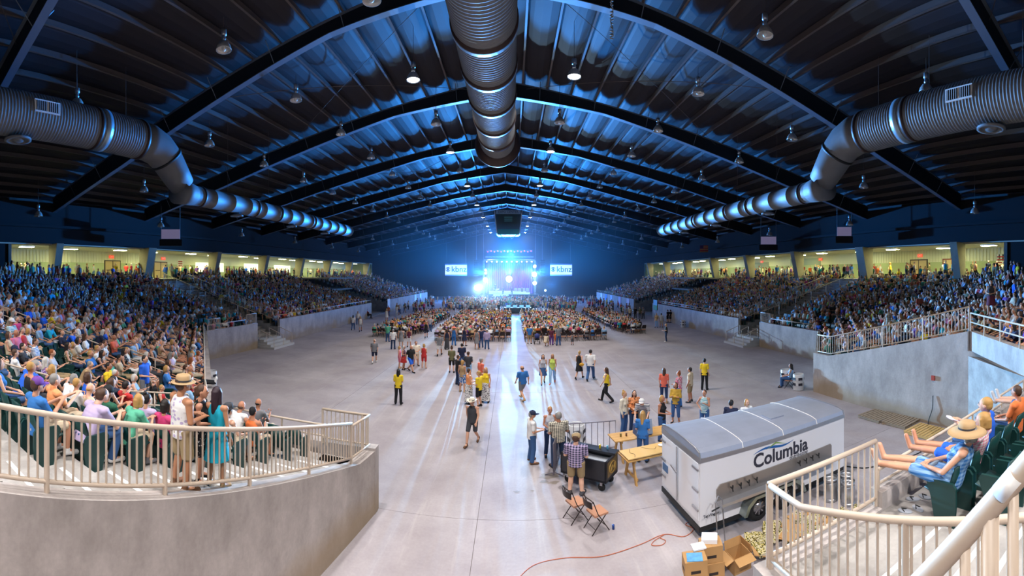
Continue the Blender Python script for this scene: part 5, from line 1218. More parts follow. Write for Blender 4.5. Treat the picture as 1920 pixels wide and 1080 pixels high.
for c, r_, d_ in (((0, -.3, .31), (.25, 0, 0), (.44, .2, .008)), ((-.32, 0, .3), (0, -.3, 0), (.2, .4, .008)), ((0, .2, .43), (1.4, 0, 0), (.44, .18, .008)), ((.22, 0, .43), (0, 1.4, 0), (.18, .4, .008))):
    b = MB(); b.cbox(c, d_, r_); b.build('flap', M_card, t)
M_ybox = plain('yellow_black_print', S('D8C63C'), .6, var=.0)
m, nt, bs_ = nodes('twelve_pack_print'); vv = nt.nodes.new('ShaderNodeTexVoronoi'); vv.inputs['Scale'].default_value = 24; tcn = nt.nodes.new('ShaderNodeTexCoord'); nt.links.new(tcn.outputs['Object'], vv.inputs['Vector']); rr_ = ramp(nt, [(.0, S('1E1A18')), (.4, S('2A2622')), (.46, S('CDB93C')), (.62, S('BFB59A'))]); nt.links.new(vv.outputs['Distance'], rr_.inputs[0]); nt.links.new(rr_.outputs[0], bs_.inputs['Base Color']); M_pk = m
k = 0; heap = []
for i in range(34):
    x = 5.1 + R.random() * 2.2; y = 8.6 - R.random() * .75 - (.15 if x < 5.6 else 0); z = .04 + .16 * R.random() * (1 if x < 6.6 else .3)
    pk = i % 2
    b = MB(); d_ = (.42, .28, .02 if pk == 1 else .09); b.cbox((0, 0, 0), d_)
    o = b.build('flattened_carton' if pk == 1 else 'drink_pack', M_card if pk == 1 else M_pk, None, False, (x, y, z + .03)); o.rotation_euler = (R.uniform(-.3, .3), R.uniform(-.3, .3), R.uniform(0, 6))
    heap.append((pk, x, o))
for pk in (0, 1):
    for i, (_, x, o) in enumerate(sorted([h for h in heap if h[0] == pk], key=lambda h: h[1])):
        tag(o, ('torn brown carton piece' if pk == 1 else 'yellow and black drink pack') + ' in the trailer wheel heap, %s from the left' % ordinal(i), 'carton', 'torn cartons in the heap' if pk == 1 else 'drink packs in the heap')
for i, (x, y) in enumerate(((7.9, 8.0), (8.35, 7.75))):
    b = MB(); b.cbox((0, 0, .05), (.42, .28, .09)); o = b.build('drink_pack', M_pk, None, False, (x, y, 0), .6 * i); tag(o, 'yellow drink pack alone on the floor below the kegs, %s' % ('left' if i == 0 else 'right'), 'carton', 'drink packs by the kegs')
# ---- pallets
def pallet(x, y, rz, label, mat):
    t = thing('pallet', label, 'pallet', (x, y, 0), rz, 'wooden pallets')
    for yy in (-.55, 0, .55): b = MB(); b.box(-.6, .6, yy - .03, yy + .03, .02, .11); b.build('stringer', mat, t)
    for i in range(8): b = MB(); xx = -.56 + .16 * i; b.box(xx - .055, xx + .055, -.6, .6, .11, .13); b.build('plank', mat, t)
    for xx in (-.54, 0, .54): b = MB(); b.box(xx - .05, xx + .05, -.6, .6, 0, .02); b.build('plank', mat, t)
Mp1 = plain('pallet_wood_grey', S('8F7F6B'), .9, var=.15, scale=6); Mp2 = plain('pallet_wood_new', S('CDA868'), .85, var=.12, scale=6)
pallet(14.45, 12.3, PI / 2, 'weathered pallet on the floor against the bay wall, farther of the grey pair', Mp1); pallet(14.55, 11.02, PI / 2 + .05, 'weathered pallet with narrow slats, nearer of the grey pair', Mp1); pallet(14.2, 9.55, PI / 2, 'yellow new pallet behind the foot rail', Mp2)
b = MB(); b.cbox((15.17, 9.75, 2.0), (.08, .16, .2)); tag(b.build('alarm_box', plain('alarm_red', S('B0402C'), .5)), 'small red alarm box on the bay wall', 'alarm box')
b = MB(); pts = [(15.15, 9.75, 1.25), (15.1, 9.75, .7), (15.0, 9.9, .05), (14.0, 9.0, .02), (12.6, 8.6, .02), (11.4, 8.9, .02), (10.4, 9.3, .02), (10.0, 9.9, .03)]
def smooth(pts, n=6):
    pts = [Vector(p) for p in pts]; out = []
    for i in range(len(pts) - 1):
        p0 = pts[max(0, i - 1)]; p1 = pts[i]; p2 = pts[i + 1]; p3 = pts[min(len(pts) - 1, i + 2)]
        for k in range(n):
            t = k / n; out.append(.5 * ((2 * p1) + (p2 - p0) * t + (2 * p0 - 5 * p1 + 4 * p2 - p3) * t * t + (3 * p1 - p0 - 3 * p2 + p3) * t ** 3))
    return out + [pts[-1]]
b.tube(smooth(pts), .02, 6); tag(b.build('power_cable', M_black, None, True), 'black power cable from bay wall socket to the trailer', 'cable')
cp = [P(960, 1098, .012), P(1000, 1060, .012), P(1060, 1046, .012), P(1130, 1043, .012), P(1200, 1021, .012), P(1245, 1002, .012), P(1282, 1006, .012), P(1300, 992, .012), P(1285, 983, .012), P(1300, 976, .012)]
b = MB(); b.tube(smooth(cp), .009, 6); tag(b.build('extension_cord', plain('cord_orange', S('B5623F'), .6), None, True), 'thin orange extension cord curving over the near floor to the trailer', 'cord')
b = MB(); b.tube(smooth([P(1245, 1003, .014), P(1228, 1013, .014), P(1222, 1022, .014), P(1240, 1022, .014), P(1248, 1014, .014), P(1236, 1008, .014)]), .009, 6); tag(b.build('cord_loop', plain('cord_orange', S('B5623F'), .6), None, True), 'small loose loop of orange cord on the near floor', 'cord')
# ---- black beer cart
M_cart = plain('cart_black', S('22242C'), .4); M_ice = plain('ice', S('C6CCD4'), .4, var=.3, scale=40)
t = thing('beer_cart', 'black wheeled ice cart with gold script emblem in front of the barricade', 'cart', (1.5, 12.95, 0), -.66)
b = MB(); L_, W_ = 1.55, .85
for x0, x1, y0, y1 in ((0, L_, 0, .05), (0, L_, W_ - .05, W_), (0, .05, 0, W_), (L_ - .05, L_, 0, W_), (.5, .54, 0, W_)): b.box(x0, x1, y0, y1, .3, .92)
b.box(0, L_, 0, W_, .3, .36); b.build('body', M_cart, t)
b = MB(); b.box(-.04, L_ + .04, W_ - .3, W_ + .03, .92, .98); b.build('lid', M_cart, t)
b = MB(); b.box(.05, L_ - .05, .05, W_ - .05, .6, .72); b.build('ice_fill', M_ice, t)
for x in (.2, L_ - .2):
    for y in (.12, W_ - .12): b = MB(); b.lathe([(.001, -.03), (.11, -.03), (.12, 0), (.11, .03), (.001, .03)], 14, Matrix.Translation((x, y, .12)) @ Matrix.Rotation(PI / 2, 4, 'X')); w_ = b.build('wheel', M_tyre, t, True); b = MB(); b.cbox((x, y, .24), (.08, .1, .14)); b.build('caster', M_hub, t)
M_gold = plain('emblem_gold', S('B8954F'), .4, .5)
b = MB(); b.box(L_, L_ + .008, .1, W_ - .08, .42, .86); b.build('end_panel', plain('panel_gold_dark', S('6D5733'), .5), t)
b = MB(); b.tube([(L_ + .015, W_ / 2 + .22 * math.cos(a), .64 + .16 * math.sin(a)) for a in [2 * PI * i / 24 for i in range(24)]], .018, 5, closed=True); b.tube([(L_ + .02, .28, .55), (L_ + .02, .4, .7), (L_ + .02, .5, .58), (L_ + .02, .6, .74)], .02, 5); b.build('emblem', M_gold, t)
for z in (.45, .75): b = MB(); b.cbox((-.03, .1, z), (.06, .1, .1)); b.build('hinge', M_trs, t)
for i, (x, y, c, lb) in enumerate(((1.0, .72, 'F0CF2B', 'yellow'), (1.25, .74, '5FA7C8', 'blue'))):
    M4 = Matrix.Translation((1.5, 12.95, 0)) @ Matrix.Rotation(-.66, 4, 'Z'); p = M4 @ Vector((x, y, .98))
    b = MB(); b.lathe([(.001, 0), (.03, 0), (.033, .02), (.033, .1), (.028, .12), (.001, .12)], 12); tag(b.build('drink_can', plain('can_' + lb, S(c), .3, .5), None, True, p), '%s drink can on the beer cart lid' % lb, 'can')
# ---- barricades
def barricade(p, q, label, h=1.08, n=9, mat=None):
    mat = mat or plain('barricade_steel', S('77727C'), .4, .6); p = Vector((*p, 0)); q = Vector((*q, 0)); t = thing('barricade', label, 'barrier', p); d = q - p
    b = MB(); b.tube([Vector((0, 0, .12)), Vector((0, 0, h)), d + Vector((0, 0, h)), d + Vector((0, 0, .12))], .022, 6, closed=True); b.build('frame', mat, t)
    for i in range(1, n): link('bar', picket_mesh(h - .12, .012, mat), t, d * (i / n) + Vector((0, 0, .12)))
    u = Vector((-d.y, d.x, 0)).normalized() * .3
    for e in (.1, .9): b = MB(); b.tube([d * e + u + Vector((0, 0, .02)), d * e + Vector((0, 0, .12)), d * e - u + Vector((0, 0, .02))], .018, 5); b.build('foot', mat, t)
    return t
barricade((1.75, 14.95), (3.75, 14.95), 'grey steel crowd barricade behind the black beer cart'); barricade((1.72, 14.8), (1.3, 13.2), 'grey steel crowd barricade turned end-on left of the black beer cart')
# ---- tables
M_wood = plain('pine_table', S('C99B5A'), .6, var=.15, scale=4)
def trestle(x, y, rz, L_, label, holes=False):
    t = thing('trestle_table', label, 'table', (x, y, 0), rz)
    for i in range(4): b = MB(); y0 = -.38 + .192 * i; b.box(-L_ / 2, L_ / 2, y0, y0 + .185, .73, .77); b.build('plank', M_wood, t)
    for e in (-1, 1):
        xx = e * (L_ / 2 - .28)
        for s in (-1, 1):
            b = MB(); b.cbox((xx, s * .27, .36), (.05, .1, .8), (s * .33, 0, 0)); b.build('leg', M_wood, t)
        b = MB(); b.cbox((xx, 0, .68), (.05, .66, .08)); b.build('cross_beam', M_wood, t)
        b = MB(); b.cbox((xx + .04, 0, .16), (.04, .8, .08)); b.build('foot_brace', M_wood, t)
    return t
trestle(4.75, 14.35, .12, 2.7, 'pine trestle table with a blue cooler, farther of the two')
t2 = trestle(4.35, 12.75, .16, 1.95, 'pine trestle table with a carved lid, nearer of the two')
b = MB(); b.box(-.95, .95, -.36, .36, .8, .83); b.build('lid_board', plain('pine_lid', S('D9B272'), .5), t2)
b = MB(); b.tube(smooth([(-.7, -.3, .833), (-.62, -.1, .833), (-.7, .05, .833), (-.6, .3, .833)]), .007, 4); b.build('carved_line', plain('burnt_line', S('4A3018'), .8), t2); b = MB(); b.tube(smooth([(-.2, .25, .833), (.1, -.02, .833), (.25, .1, .833)]), .006, 4); b.build('carved_line', plain('burnt_line', S('4A3018'), .8), t2)
for i, (x, y, c) in enumerate(((4.75, 12.9, 'E9E2D8'), (4.95, 12.75, 'EFE9E0'), (5.1, 12.98, 'E58A5A'))):
    b = MB(); b.lathe([(.001, 0), (.07, 0), (.1, .03), (.09, .03), (.06, .01), (.001, .01)], 12); tag(b.build('paper_plate', plain('plate_%d' % i, S(c), .6), None, True, (x, y, .84)), ['left white', 'middle white', 'orange'][i] + ' paper dish on the carved table lid', 'dish')
t = thing('cooler', 'blue and grey drinks cooler standing on the farther table', 'cooler', (4.55, 14.25, .77), .1)
b = MB(); b.box(-.28, .28, -.2, .2, 0, .34); b.build('tub', plain('cooler_blue', S('1D3F78'), .5), t); b = MB(); b.cbox((0, -.2, .3), (.58, .05, .5), (-.2, 0, 0)); b.build('lid', plain('cooler_grey', S('8A94A2'), .5), t)
for i, x in enumerate((3.75, 3.95)):
    b = MB(); b.lathe([(.001, 0), (.033, 0), (.033, .11), (.001, .115)], 10); tag(b.build('drink_can', plain('can_gold' if i == 0 else 'can_brown', S('8A7A3A') if i == 0 else S('6B4A3A'), .3, .5), None, True, (x, 14.2, .77)), ('gold' if i == 0 else 'brown') + ' drink can near the left end of the farther table', 'can')
# ---- folding chairs
M_fold = plain('chair_frame_brown', S('2E2422'), .4, .4); M_pad = plain('chair_pad_tan', S('B98568'), .55)
def folding_chair(x, y, rz, label):
    t = thing('folding_chair', label, 'chair', (x, y, 0), rz)
    b = MB(); b.cbox((0, .02, .44), (.42, .40, .045)); b.build('seat', M_pad, t)
    for s in (-1, 1):
        b = MB(); b.tube([(s * .22, .24, 0), (s * .22, -.1, .5), (s * .22, -.24, .84)], .013, 6); b.build('leg', M_fold, t)
        b = MB(); b.tube([(s * .2, -.26, 0), (s * .2, .16, .43)], .013, 6); b.build('leg', M_fold, t)
    b = MB(); b.tube(smooth([(-.22, -.24, .8), (-.2, -.27, .86), (0, -.31, .88), (.2, -.27, .86), (.22, -.24, .8)]), .014, 6); b.build('top_frame', M_fold, t)
    b = MB(); n = 6; v = []
    for i in range(n + 1):
        a = (i / n - .5) * 2; v += [(a * .21, -.25 - .05 * (1 - a * a), .66), (a * .21, -.28 - .05 * (1 - a * a), .83), (a * .21, -.27 - .05 * (1 - a * a), .66), (a * .21, -.30 - .05 * (1 - a * a), .83)]
    b.add(v, [q for i in range(n) for q in ((4 * i, 4 * i + 4, 4 * i + 5, 4 * i + 1), (4 * i + 2, 4 * i + 3, 4 * i + 7, 4 * i + 6), (4 * i + 1, 4 * i + 5, 4 * i + 7, 4 * i + 3), (4 * i, 4 * i + 2, 4 * i + 6, 4 * i + 4))]); b.build('backrest', M_fold, t)
    b = MB(); b.tube([(-.2, .12, .16), (.2, .12, .16)], .009, 5); b.tube([(-.2, -.16, .12), (.2, -.16, .12)], .009, 5); b.build('stretcher', M_fold, t); return t
folding_chair(1.66, 10.95, -1.15, 'empty brown folding chair with tan seat on near floor, left of the pair'); folding_chair(2.12, 10.42, -1.2, 'empty brown folding chair with tan seat on near floor, right of the pair')
b = MB(); b.lathe([(.001, 0), (.033, 0), (.033, .11), (.001, .12)], 10); p = P(1150, 992, 0); tag(b.build('drink_can', plain('can_deep_blue', S('27468A'), .3, .5), None, True, p), 'blue drink can on the floor beside the right folding chair', 'can')
# ---- barrels
def barrel(p, label):
    t = thing('trash_barrel', label, 'barrel', p, R.uniform(0, 6)); b = MB(); b.lathe([(.001, 0), (.28, 0), (.3, .05), (.3, .28), (.31, .3), (.3, .32), (.3, .58), (.31, .6), (.3, .62), (.3, .88), (.285, .9), (.28, .88), (.28, .1), (.001, .1)], 20); b.build('drum', plain('barrel_white', S('D8D8DA'), .5, var=.06), t, True)
    for z in (.36, .66):
        for k in range(5): a = 2 * PI * k / 5; b = MB(); b.cbox((.302 * math.cos(a), .302 * math.sin(a), z), (.012, .24, .14), (0, 0, a)); b.build('printed_band', plain('barrel_print', S('2A2A36'), .6), t)
    return t
for px, py, lb in ((397, 724, 'white barrel with dark print below the left corner stand'), (1497, 731, 'white barrel with dark print at the bay corner, right'), (1281, 614, 'white barrel against the right middle wall'), (1190, 592, 'white barrel by the far right opening'), (660, 606, 'pale barrel by the left middle wall')):
    barrel(P(px, py), lb)
pb = P(1085, 852); barrel((pb.x, 15.4, 0), 'white barrel with dark print behind the barricade')
barrel((14.9, 19.6, 0.0), 'white barrel farther behind the bay corner'); 
# floor stains
M_wet = plain('wet_stain', S('8A8078'), .3)
for i, (px, py, r_) in enumerate(((1030, 892, .32), (1020, 903, .14), (968, 922, .09), (998, 920, .05), (1038, 905, .16))):
    p = P(px, py, 0); b = MB(); n = 14; v = [(p.x + r_ * R.uniform(.5, 1.1) * math.cos(2 * PI * k / n) * 1.3, p.y + r_ * R.uniform(.4, .9) * math.sin(2 * PI * k / n), .002) for k in range(n)]; b.add(v, [tuple(range(n))]); o = b.build('floor_stain', M_wet, floor)
# ---- banners on the side walls
for px, py, D_, w_, h_, c, lb in ((748, 558, 72, 1.5, 1.6, 'E8ECF0', 'white banner on the far left wall, nearest of three'), (777, 550, 92, 1.8, 1.4, 'D9E6F2', 'pale banner on the far left wall, middle of three'), (785, 548, 97, 1.8, 1.4, 'DDE6EE', 'pale banner on the far left wall, farthest of three')):
    p = Q(px, py, D_); b = MB(); b.cbox((0, 0, 0), (.05, w_, h_)); tag(b.build('wall_banner', plain('banner_' + c, S(c), .7), None, False, (-WX + .3, p.y, 1.5)), lb, 'banner')
p = Q(1231, 567, 63); t = thing('wall_banner', 'blue and green poster on the right middle wall end', 'banner', (WX - .32, 59.0, 2.0)); b = MB(); b.cbox((0, 0, .35), (.05, 1.6, .8)); b.build('upper_field', plain('banner_sky', S('8CC4E6'), .7), t); b = MB(); b.cbox((0, 0, -.4), (.05, 1.6, .7)); b.build('lower_field', plain('banner_grass', S('5DA06A'), .7), t)
for i, (y, c) in enumerate(((74, 'D8C8DA'), (80, 'C9B8DC'), (87, 'BFC9E8'), (92, '5A8FD0'), (97, 'D4D9EC'))):
    b = MB(); b.cbox((0, 0, 0), (.05, 1.8, 1.3)); tag(b.build('wall_banner', plain('banner_' + c, S(c), .7), None, False, (WX - .3, y, 1.5)), 'pale advertising banner on the far right wall, %s from the viewer' % ORD[i], 'banner')
# ================================================================ PEOPLE ON THE FLOOR
def fp(px, py, h, label, pose='stand', sex='m', top_=('tee', 'grey'), bot=('long', 'denim'), hair=('short', 'brown'), **kw):
    p = P(px, py, 0); kw.setdefault('lod', 'hero' if p.y < 14 else 'mid'); return person(p, h + math.degrees((px - 960) / F), label, pose, sex, top_, bot, hair, **kw)
sec = ('tee', 'yellow')
fp(747, 758, 15, 'person in yellow staff shirt and black trousers standing alone on the left floor', 'hold', 'f', sec, ('long', 'black'), ('long', 'black'))
fp(702, 681, 5, 'person in grey shirt and navy shorts walking away on the left floor', 'walk', 'm', ('tee', 'grey'), ('short', 'navy'), ('bald', 'brown'), shoes='white')
fp(749, 690, 100, 'child-sized person in pink top beside the red skirt', 'stand', 'f', ('tank', 'pink'), ('short', 'pink'), ('bob', 'blonde'), scale=.86, shoes='tan')
fp(757, 693, 110, 'person in dark patterned top and red skirt in the group near the black polo', 'hold', 'f', ('tank', 'charcoal'), ('skirt', 'red'), ('bob', 'white'), scale=.93, pat=('floral', 'pink'))
fp(770, 697, 140, 'person in black polo and bright blue shorts striding toward the viewer', 'walk', 'm', ('polo', 'black'), ('short', 'royal blue'), ('bald', 'grey'), width=1.12)
fp(780, 686, 170, 'person in cream shirt and beige shorts behind the black polo', 'hold', 'm', ('tee', 'cream'), ('short', 'beige'), ('short', 'brown'), width=1.1)
fp(795, 691, 20, 'person in red romper standing apart on the left floor', 'hold', 'f', ('tank', 'red'), ('short', 'red'), ('bob', 'blonde'), shoes=None, scale=.97)
fp(737, 655, 5, 'person in white shirt and jeans standing behind the left seating block', 'stand', 'm', ('tee', 'white'), ('long', 'dark denim'), ('short', 'grey'))
fp(752, 651, 0, 'person in long grey-brown dress behind the left seating block', 'stand', 'f', ('tank', 'grey'), ('skirt', 'grey'), ('bob', 'brown'))
fp(767, 651, 5, 'person in maroon top and white shorts behind the left seating block', 'stand', 'f', ('tank', 'maroon'), ('short', 'white'), ('long', 'blonde'))
fp(727, 641, 20, 'person in green shirt and jeans bending at the left seating block', 'hold', 'm', ('tee', 'mint'), ('long', 'denim'), ('short', 'dark'))
fp(799, 634, 0, 'person in black strapless top and shorts in the left aisle', 'walk', 'f', ('tank', 'black'), ('short', 'navy'), ('long', 'blonde'))
fp(806, 622, 0, 'person in pale shirt at the right edge of the left seating block', 'stand', 'm', ('tee', 'pale grey'), ('long', 'denim'), ('short', 'grey'))
fp(824, 667, 5, 'person in loose grey shirt and white shorts walking with cane side bag', 'walk', 'm', ('tee', 'grey'), ('short', 'white'), ('short', 'brown'), width=1.15)
fp(838, 655, 0, 'person in navy top and long grey skirt at the middle block', 'stand', 'f', ('tank', 'navy'), ('maxi', 'charcoal'), ('long', 'brown'))
fp(851, 648, 10, 'person in blue jumpsuit with flowered straw hat at the middle block', 'stand', 'f', ('tank', 'blue'), ('long', 'blue'), ('long', 'blonde'), hat=('sunhat', 'coral'))
fp(871, 649, 30, 'person in navy dress and boots at the middle block', 'hold', 'f', ('tank', 'navy'), ('skirt', 'navy'), ('bob', 'brown'))
fp(894, 655, 5, 'person in grey strapless dress at the middle block', 'stand', 'f', ('tank', 'grey'), ('skirt', 'grey'), ('bob', 'brown'), shoes='tan')
fp(902, 652, 350, 'person in jeans behind the grey dress', 'stand', 'm', ('tee', 'navy'), ('long', 'denim'), ('short', 'brown'))
fp(913, 655, 5, 'person in lilac shirt and blue jeans at the middle block', 'stand', 'm', ('longsleeve', 'lilac'), ('long', 'denim'), ('short', 'grey'), hat=('cap', 'cream'))
fp(847, 699, 10, 'person in olive top and black shorts in the floor group', 'hold', 'f', ('tee', 'olive'), ('short', 'black'), ('bun', 'brown'))
fp(866, 692, 350, 'person in navy shirt and denim at the back of the floor group', 'hold', 'm', ('tee', 'navy'), ('long', 'denim'), ('short', 'dark'))
fp(878, 713, 20, 'person in charcoal shirt and light blue shorts in the floor group', 'hold', 'm', ('tee', 'charcoal'), ('short', 'light blue'), ('short', 'brown'))
fp(859, 722, 60, 'person in black top and dark jeans at left of the floor group', 'hold', 'm', ('tee', 'black'), ('long', 'dark denim'), ('short', 'brown'))
fp(867, 735, 30, 'person in tan strappy top and flowered blue shorts in the floor group', 'stand', 'f', ('tank', 'tan'), ('short', 'blue'), ('bob', 'blonde'), bpat=('floral', 'white'), shoes='tan')
fp(902, 730, 60, 'person in coral shirt behind the yellow shirts', 'stand', 'm', ('tee', 'coral'), ('short', 'khaki'), ('short', 'grey'))
fp(879, 757, 60, 'person in flowered maxi skirt facing the yellow staff shirt', 'hold', 'f', ('tank', 'salmon'), ('maxi', 'white'), ('short', 'brown'), bpat=('floral', 'navy'))
fp(898, 763, 300, 'person in yellow staff shirt and black shorts in the floor group', 'hold', 'm', sec, ('short', 'black'), ('short', 'blonde'))
fp(911, 754, 200, 'person in yellow sleeveless top and flowered maxi skirt', 'stand', 'f', ('tank', 'yellow'), ('maxi', 'white'), ('long', 'blonde'), bpat=('floral', 'charcoal'))
fp(886, 833, 200, 'person in straw cowboy hat, grey sleeveless shirt and shorts striding to viewer', 'walk', 'm', ('tank', 'charcoal'), ('short', 'charcoal'), ('short', 'brown'), hat=('cowboy', 'cream'), shoes='brown')
fp(980, 750, 330, 'person in blue-grey shirt and grey shorts walking across the middle floor', 'walk', 'm', ('tee', 'blue'), ('short', 'grey'), ('bald', 'brown'), shoes='tan', width=1.1)
fp(1018, 720, 175, 'person in pale top and blue skirt with boots walking to viewer', 'walk', 'f', ('tank', 'pale grey'), ('skirt', 'denim'), ('long', 'dark'), shoes='black')
fp(1036, 719, 185, 'person in lime top and pale jeans walking to viewer', 'walk', 'f', ('tank', 'lime'), ('long', 'light blue'), ('long', 'blonde'), shoes='coral')
fp(1086, 711, 20, 'person in black dress with mustard shoulder bag walking away', 'walk', 'f', ('tank', 'black'), ('skirt', 'black'), ('ponytail', 'blonde'))
bag = P(1090, 705, 1.0); b = MB(); b.ell((0, 0, 0), (.16, .06, .1), 10); o = b.build('shoulder_bag', plain('bag_mustard', S('D9A02E'), .6), None, True, P(1088, 711, 0) + Vector((.05, -.22, .95))); tag(o, 'mustard shoulder bag at the back of the black dress', 'bag')
fp(1107, 713, 10, 'person in white printed shirt and blue jeans walking away', 'walk', 'm', ('tee', 'white'), ('long', 'denim'), ('short', 'dark'), width=1.1, scale=1.06)
fp(1138, 754, 290, 'person in yellow sleeveless top and black leggings walking left', 'walk', 'f', ('tank', 'yellow'), ('long', 'black'), ('long', 'brown'))
fp(1245, 756, 10, 'person in coral shirt and blue capris on the right floor', 'stand', 'f', ('tee', 'coral'), ('capri', 'dark denim'), ('long', 'brown'), shoes='tan')
fp(1273, 764, 300, 'person in flowered pink blouse and blue trousers on the right floor', 'hold', 'f', ('tee', 'pink'), ('long', 'blue'), ('bun', 'red'), pat=('floral', 'white'))
fp(1294, 754, 290, 'person in beige polo and khaki shorts on the right floor', 'stand', 'm', ('polo', 'beige'), ('short', 'khaki'), ('short', 'dark'), shoes='charcoal')
fp(1321, 731, 10, 'person in yellow staff shirt and black trousers, far right on the floor', 'stand', 'f', sec, ('long', 'black'), ('short', 'black'))
fp(1267, 793, 190, 'person in mustard and brown shawl with folded arms behind the trailer', 'cross', 'f', ('longsleeve', 'mustard'), ('capri', 'denim'), ('bob', 'brown'))
fp(1241, 826, 120, 'person in black sleeveless top leaning at the trailer rear', 'hold', 'f', ('tank', 'black'), ('long', 'denim'), ('bob', 'blonde'))
fp(1321, 812, 200, 'person in blue and white striped sleeveless top behind the trailer roof', 'hip', 'f', ('tank', 'teal'), ('short', 'denim'), ('short', 'brown'), pat=('stripe', 'white'))
fp(1371, 838, 20, 'dark-haired person mostly hidden behind the trailer roof', 'stand', 'm', ('tee', 'navy'), ('long', 'denim'), ('short', 'black'))
fp(1400, 836, 150, 'blonde person mostly hidden behind the trailer roof', 'stand', 'f', ('tee', 'white'), ('long', 'denim'), ('bob', 'blonde'))
fp(1170, 815, 120, 'person in long white lace cardigan and jeans at the tables', 'stand', 'f', ('longsleeve', 'cream'), ('long', 'denim'), ('bun', 'blonde'), pat=('dots', 'beige'))
fp(1189, 813, 170, 'person in rose flowered jacket behind the far table', 'hold', 'f', ('longsleeve', 'salmon'), ('long', 'dark denim'), ('long', 'brown'), pat=('floral', 'brown'))
fp(1207, 818, 190, 'person in striped navy shirt and white cap bent over the cooler', 'lean', 'm', ('tee', 'navy'), ('long', 'khaki'), ('short', 'brown'), hat=('cap', 'white'), pat=('stripe', 'white'))
fp(1205, 866, 10, 'person in blue shirt with long blonde hair at the cooler', 'hold', 'f', ('tee', 'blue'), ('long', 'denim'), ('straight', 'blonde'), skin='D9A487')
fp(997, 867, 75, 'person in white shirt, navy cap and jeans by the beer cart', 'hold', 'm', ('tee', 'white'), ('long', 'denim'), ('short', 'grey'), hat=('cap', 'navy'), shoes='brown', width=1.1)
fp(1031, 855, 170, 'person in grey sleeveless top facing the checked shirt', 'hold', 'f', ('tank', 'pale grey'), ('long', 'dark denim'), ('short', 'blonde'))
fp(1047, 876, 340, 'person in black and white checked shirt and jeans by the beer cart', 'hold', 'm', ('tee', 'black'), ('long', 'dark denim'), ('short', 'grey'), width=1.18, scale=1.05, pat=('check', 'cream'))
fp(1080, 926, 12, 'person in plaid shirt, khaki shorts and brown cap serving at the beer cart', 'hold', 'm', ('tee', 'lilac'), ('short', 'khaki'), ('short', 'brown'), hat=('cap', 'khaki'), width=1.25, shoes='charcoal', pat=('plaid', 'navy'))
fp(1249, 641, 270, 'person in black shirt and navy trousers alone on the right floor', 'hold', 'm', ('tee', 'black'), ('long', 'dark denim'), ('short', 'blonde'), shoes='white')
fp(662, 619, 10, 'person in white top and jeans by the left wall', 'walk', 'f', ('tee', 'white'), ('long', 'denim'), ('long', 'dark'))
fp(676, 622, 0, 'person in white top and shorts walking by the left wall', 'walk', 'f', ('tank', 'white'), ('short', 'pale grey'), ('bob', 'blonde'))
fp(671, 609, 180, 'person in white shirt and jeans near the left barrel', 'stand', 'm', ('tee', 'white'), ('long', 'denim'), ('short', 'dark'))
fp(663, 603, 120, 'person in pale shirt near the left barrel', 'stand', 'f', ('tee', 'pale grey'), ('long', 'denim'), ('long', 'dark'))
fp(725, 602, 20, 'person in white top at the left end of the queue', 'stand', 'f', ('tank', 'white'), ('skirt', 'white'), ('long', 'blonde'))
fp(504, 633, 100, 'person in white shirt and shorts on the left block steps', 'stand', 'm', ('tee', 'white'), ('short', 'beige'), ('short', 'dark')).location.z = .7
fp(1231, 614, 200, 'person in tan top and jeans by the right wall', 'stand', 'f', ('tee', 'tan'), ('long', 'light blue'), ('long', 'blonde'))
fp(1240, 614, 10, 'person in pale shirt and shorts by the right wall', 'stand', 'm', ('tee', 'pale grey'), ('short', 'beige'), ('short', 'dark'))
for i, (px, c) in enumerate(((1252, 'black'), (1257, 'black'), (1261, 'navy'))): fp(px, 605, 300, 'person in %s standing against the right wall, %s of three' % (c, ORD[i]), 'stand', 'm', ('tee', c), ('short', 'black'), ('short', 'dark'))
for i, (px, c) in enumerate(((1191, 'black'), (1200, 'olive'), (1206, 'grey'), (1181, 'beige'))): fp(px, 598, 200, 'person in %s standing in front of the far right opening' % c, 'stand', 'm', ('tee', c), ('long', 'charcoal'), ('short', 'dark'))
fp(993, 645, 5, 'person in blue shirt and khaki shorts by the stroller', 'stand', 'm', ('tee', 'blue'), ('short', 'khaki'), ('short', 'dark'))
fp(1034, 647, 10, 'person in purple trousers behind the right-centre block', 'stand', 'f', ('tee', 'maroon'), ('long', 'purple'), ('bob', 'brown'), scale=.9)
fp(1042, 645, 0, 'small child in orange behind the right-centre block', 'stand', 'm', ('tee', 'orange'), ('short', 'orange'), ('short', 'blonde'), scale=.62)
fp(1047, 648, 350, 'person in grey shirt and jeans beside the orange child', 'hold', 'm', ('tee', 'grey'), ('long', 'denim'), ('short', 'grey'), hat=('cap', 'charcoal'), scale=1.04)
fp(1073, 647, 0, 'small child in grey dress alone behind the right-centre block', 'stand', 'f', ('tank', 'grey'), ('skirt', 'charcoal'), ('bob', 'brown'), scale=.62)
fp(1023, 650, 20, 'person in beige crouching behind the right-centre block', 'sit_fwd', 'f', ('tee', 'beige'), ('short', 'tan'), ('bob', 'brown'), scale=.95).location.z = -.08
# seated person by the bay corner on a folding chair
pc = P(1480, 727); folding_chair(pc.x, pc.y, .7, 'brown folding chair under the person by the bay corner'); person((pc.x, pc.y + .02, 0), -40, 'person in blue top and jeans seated on a folding chair at the bay corner', 'sit', 'f', ('tank', 'light blue'), ('long', 'denim'), ('long', 'dark'))
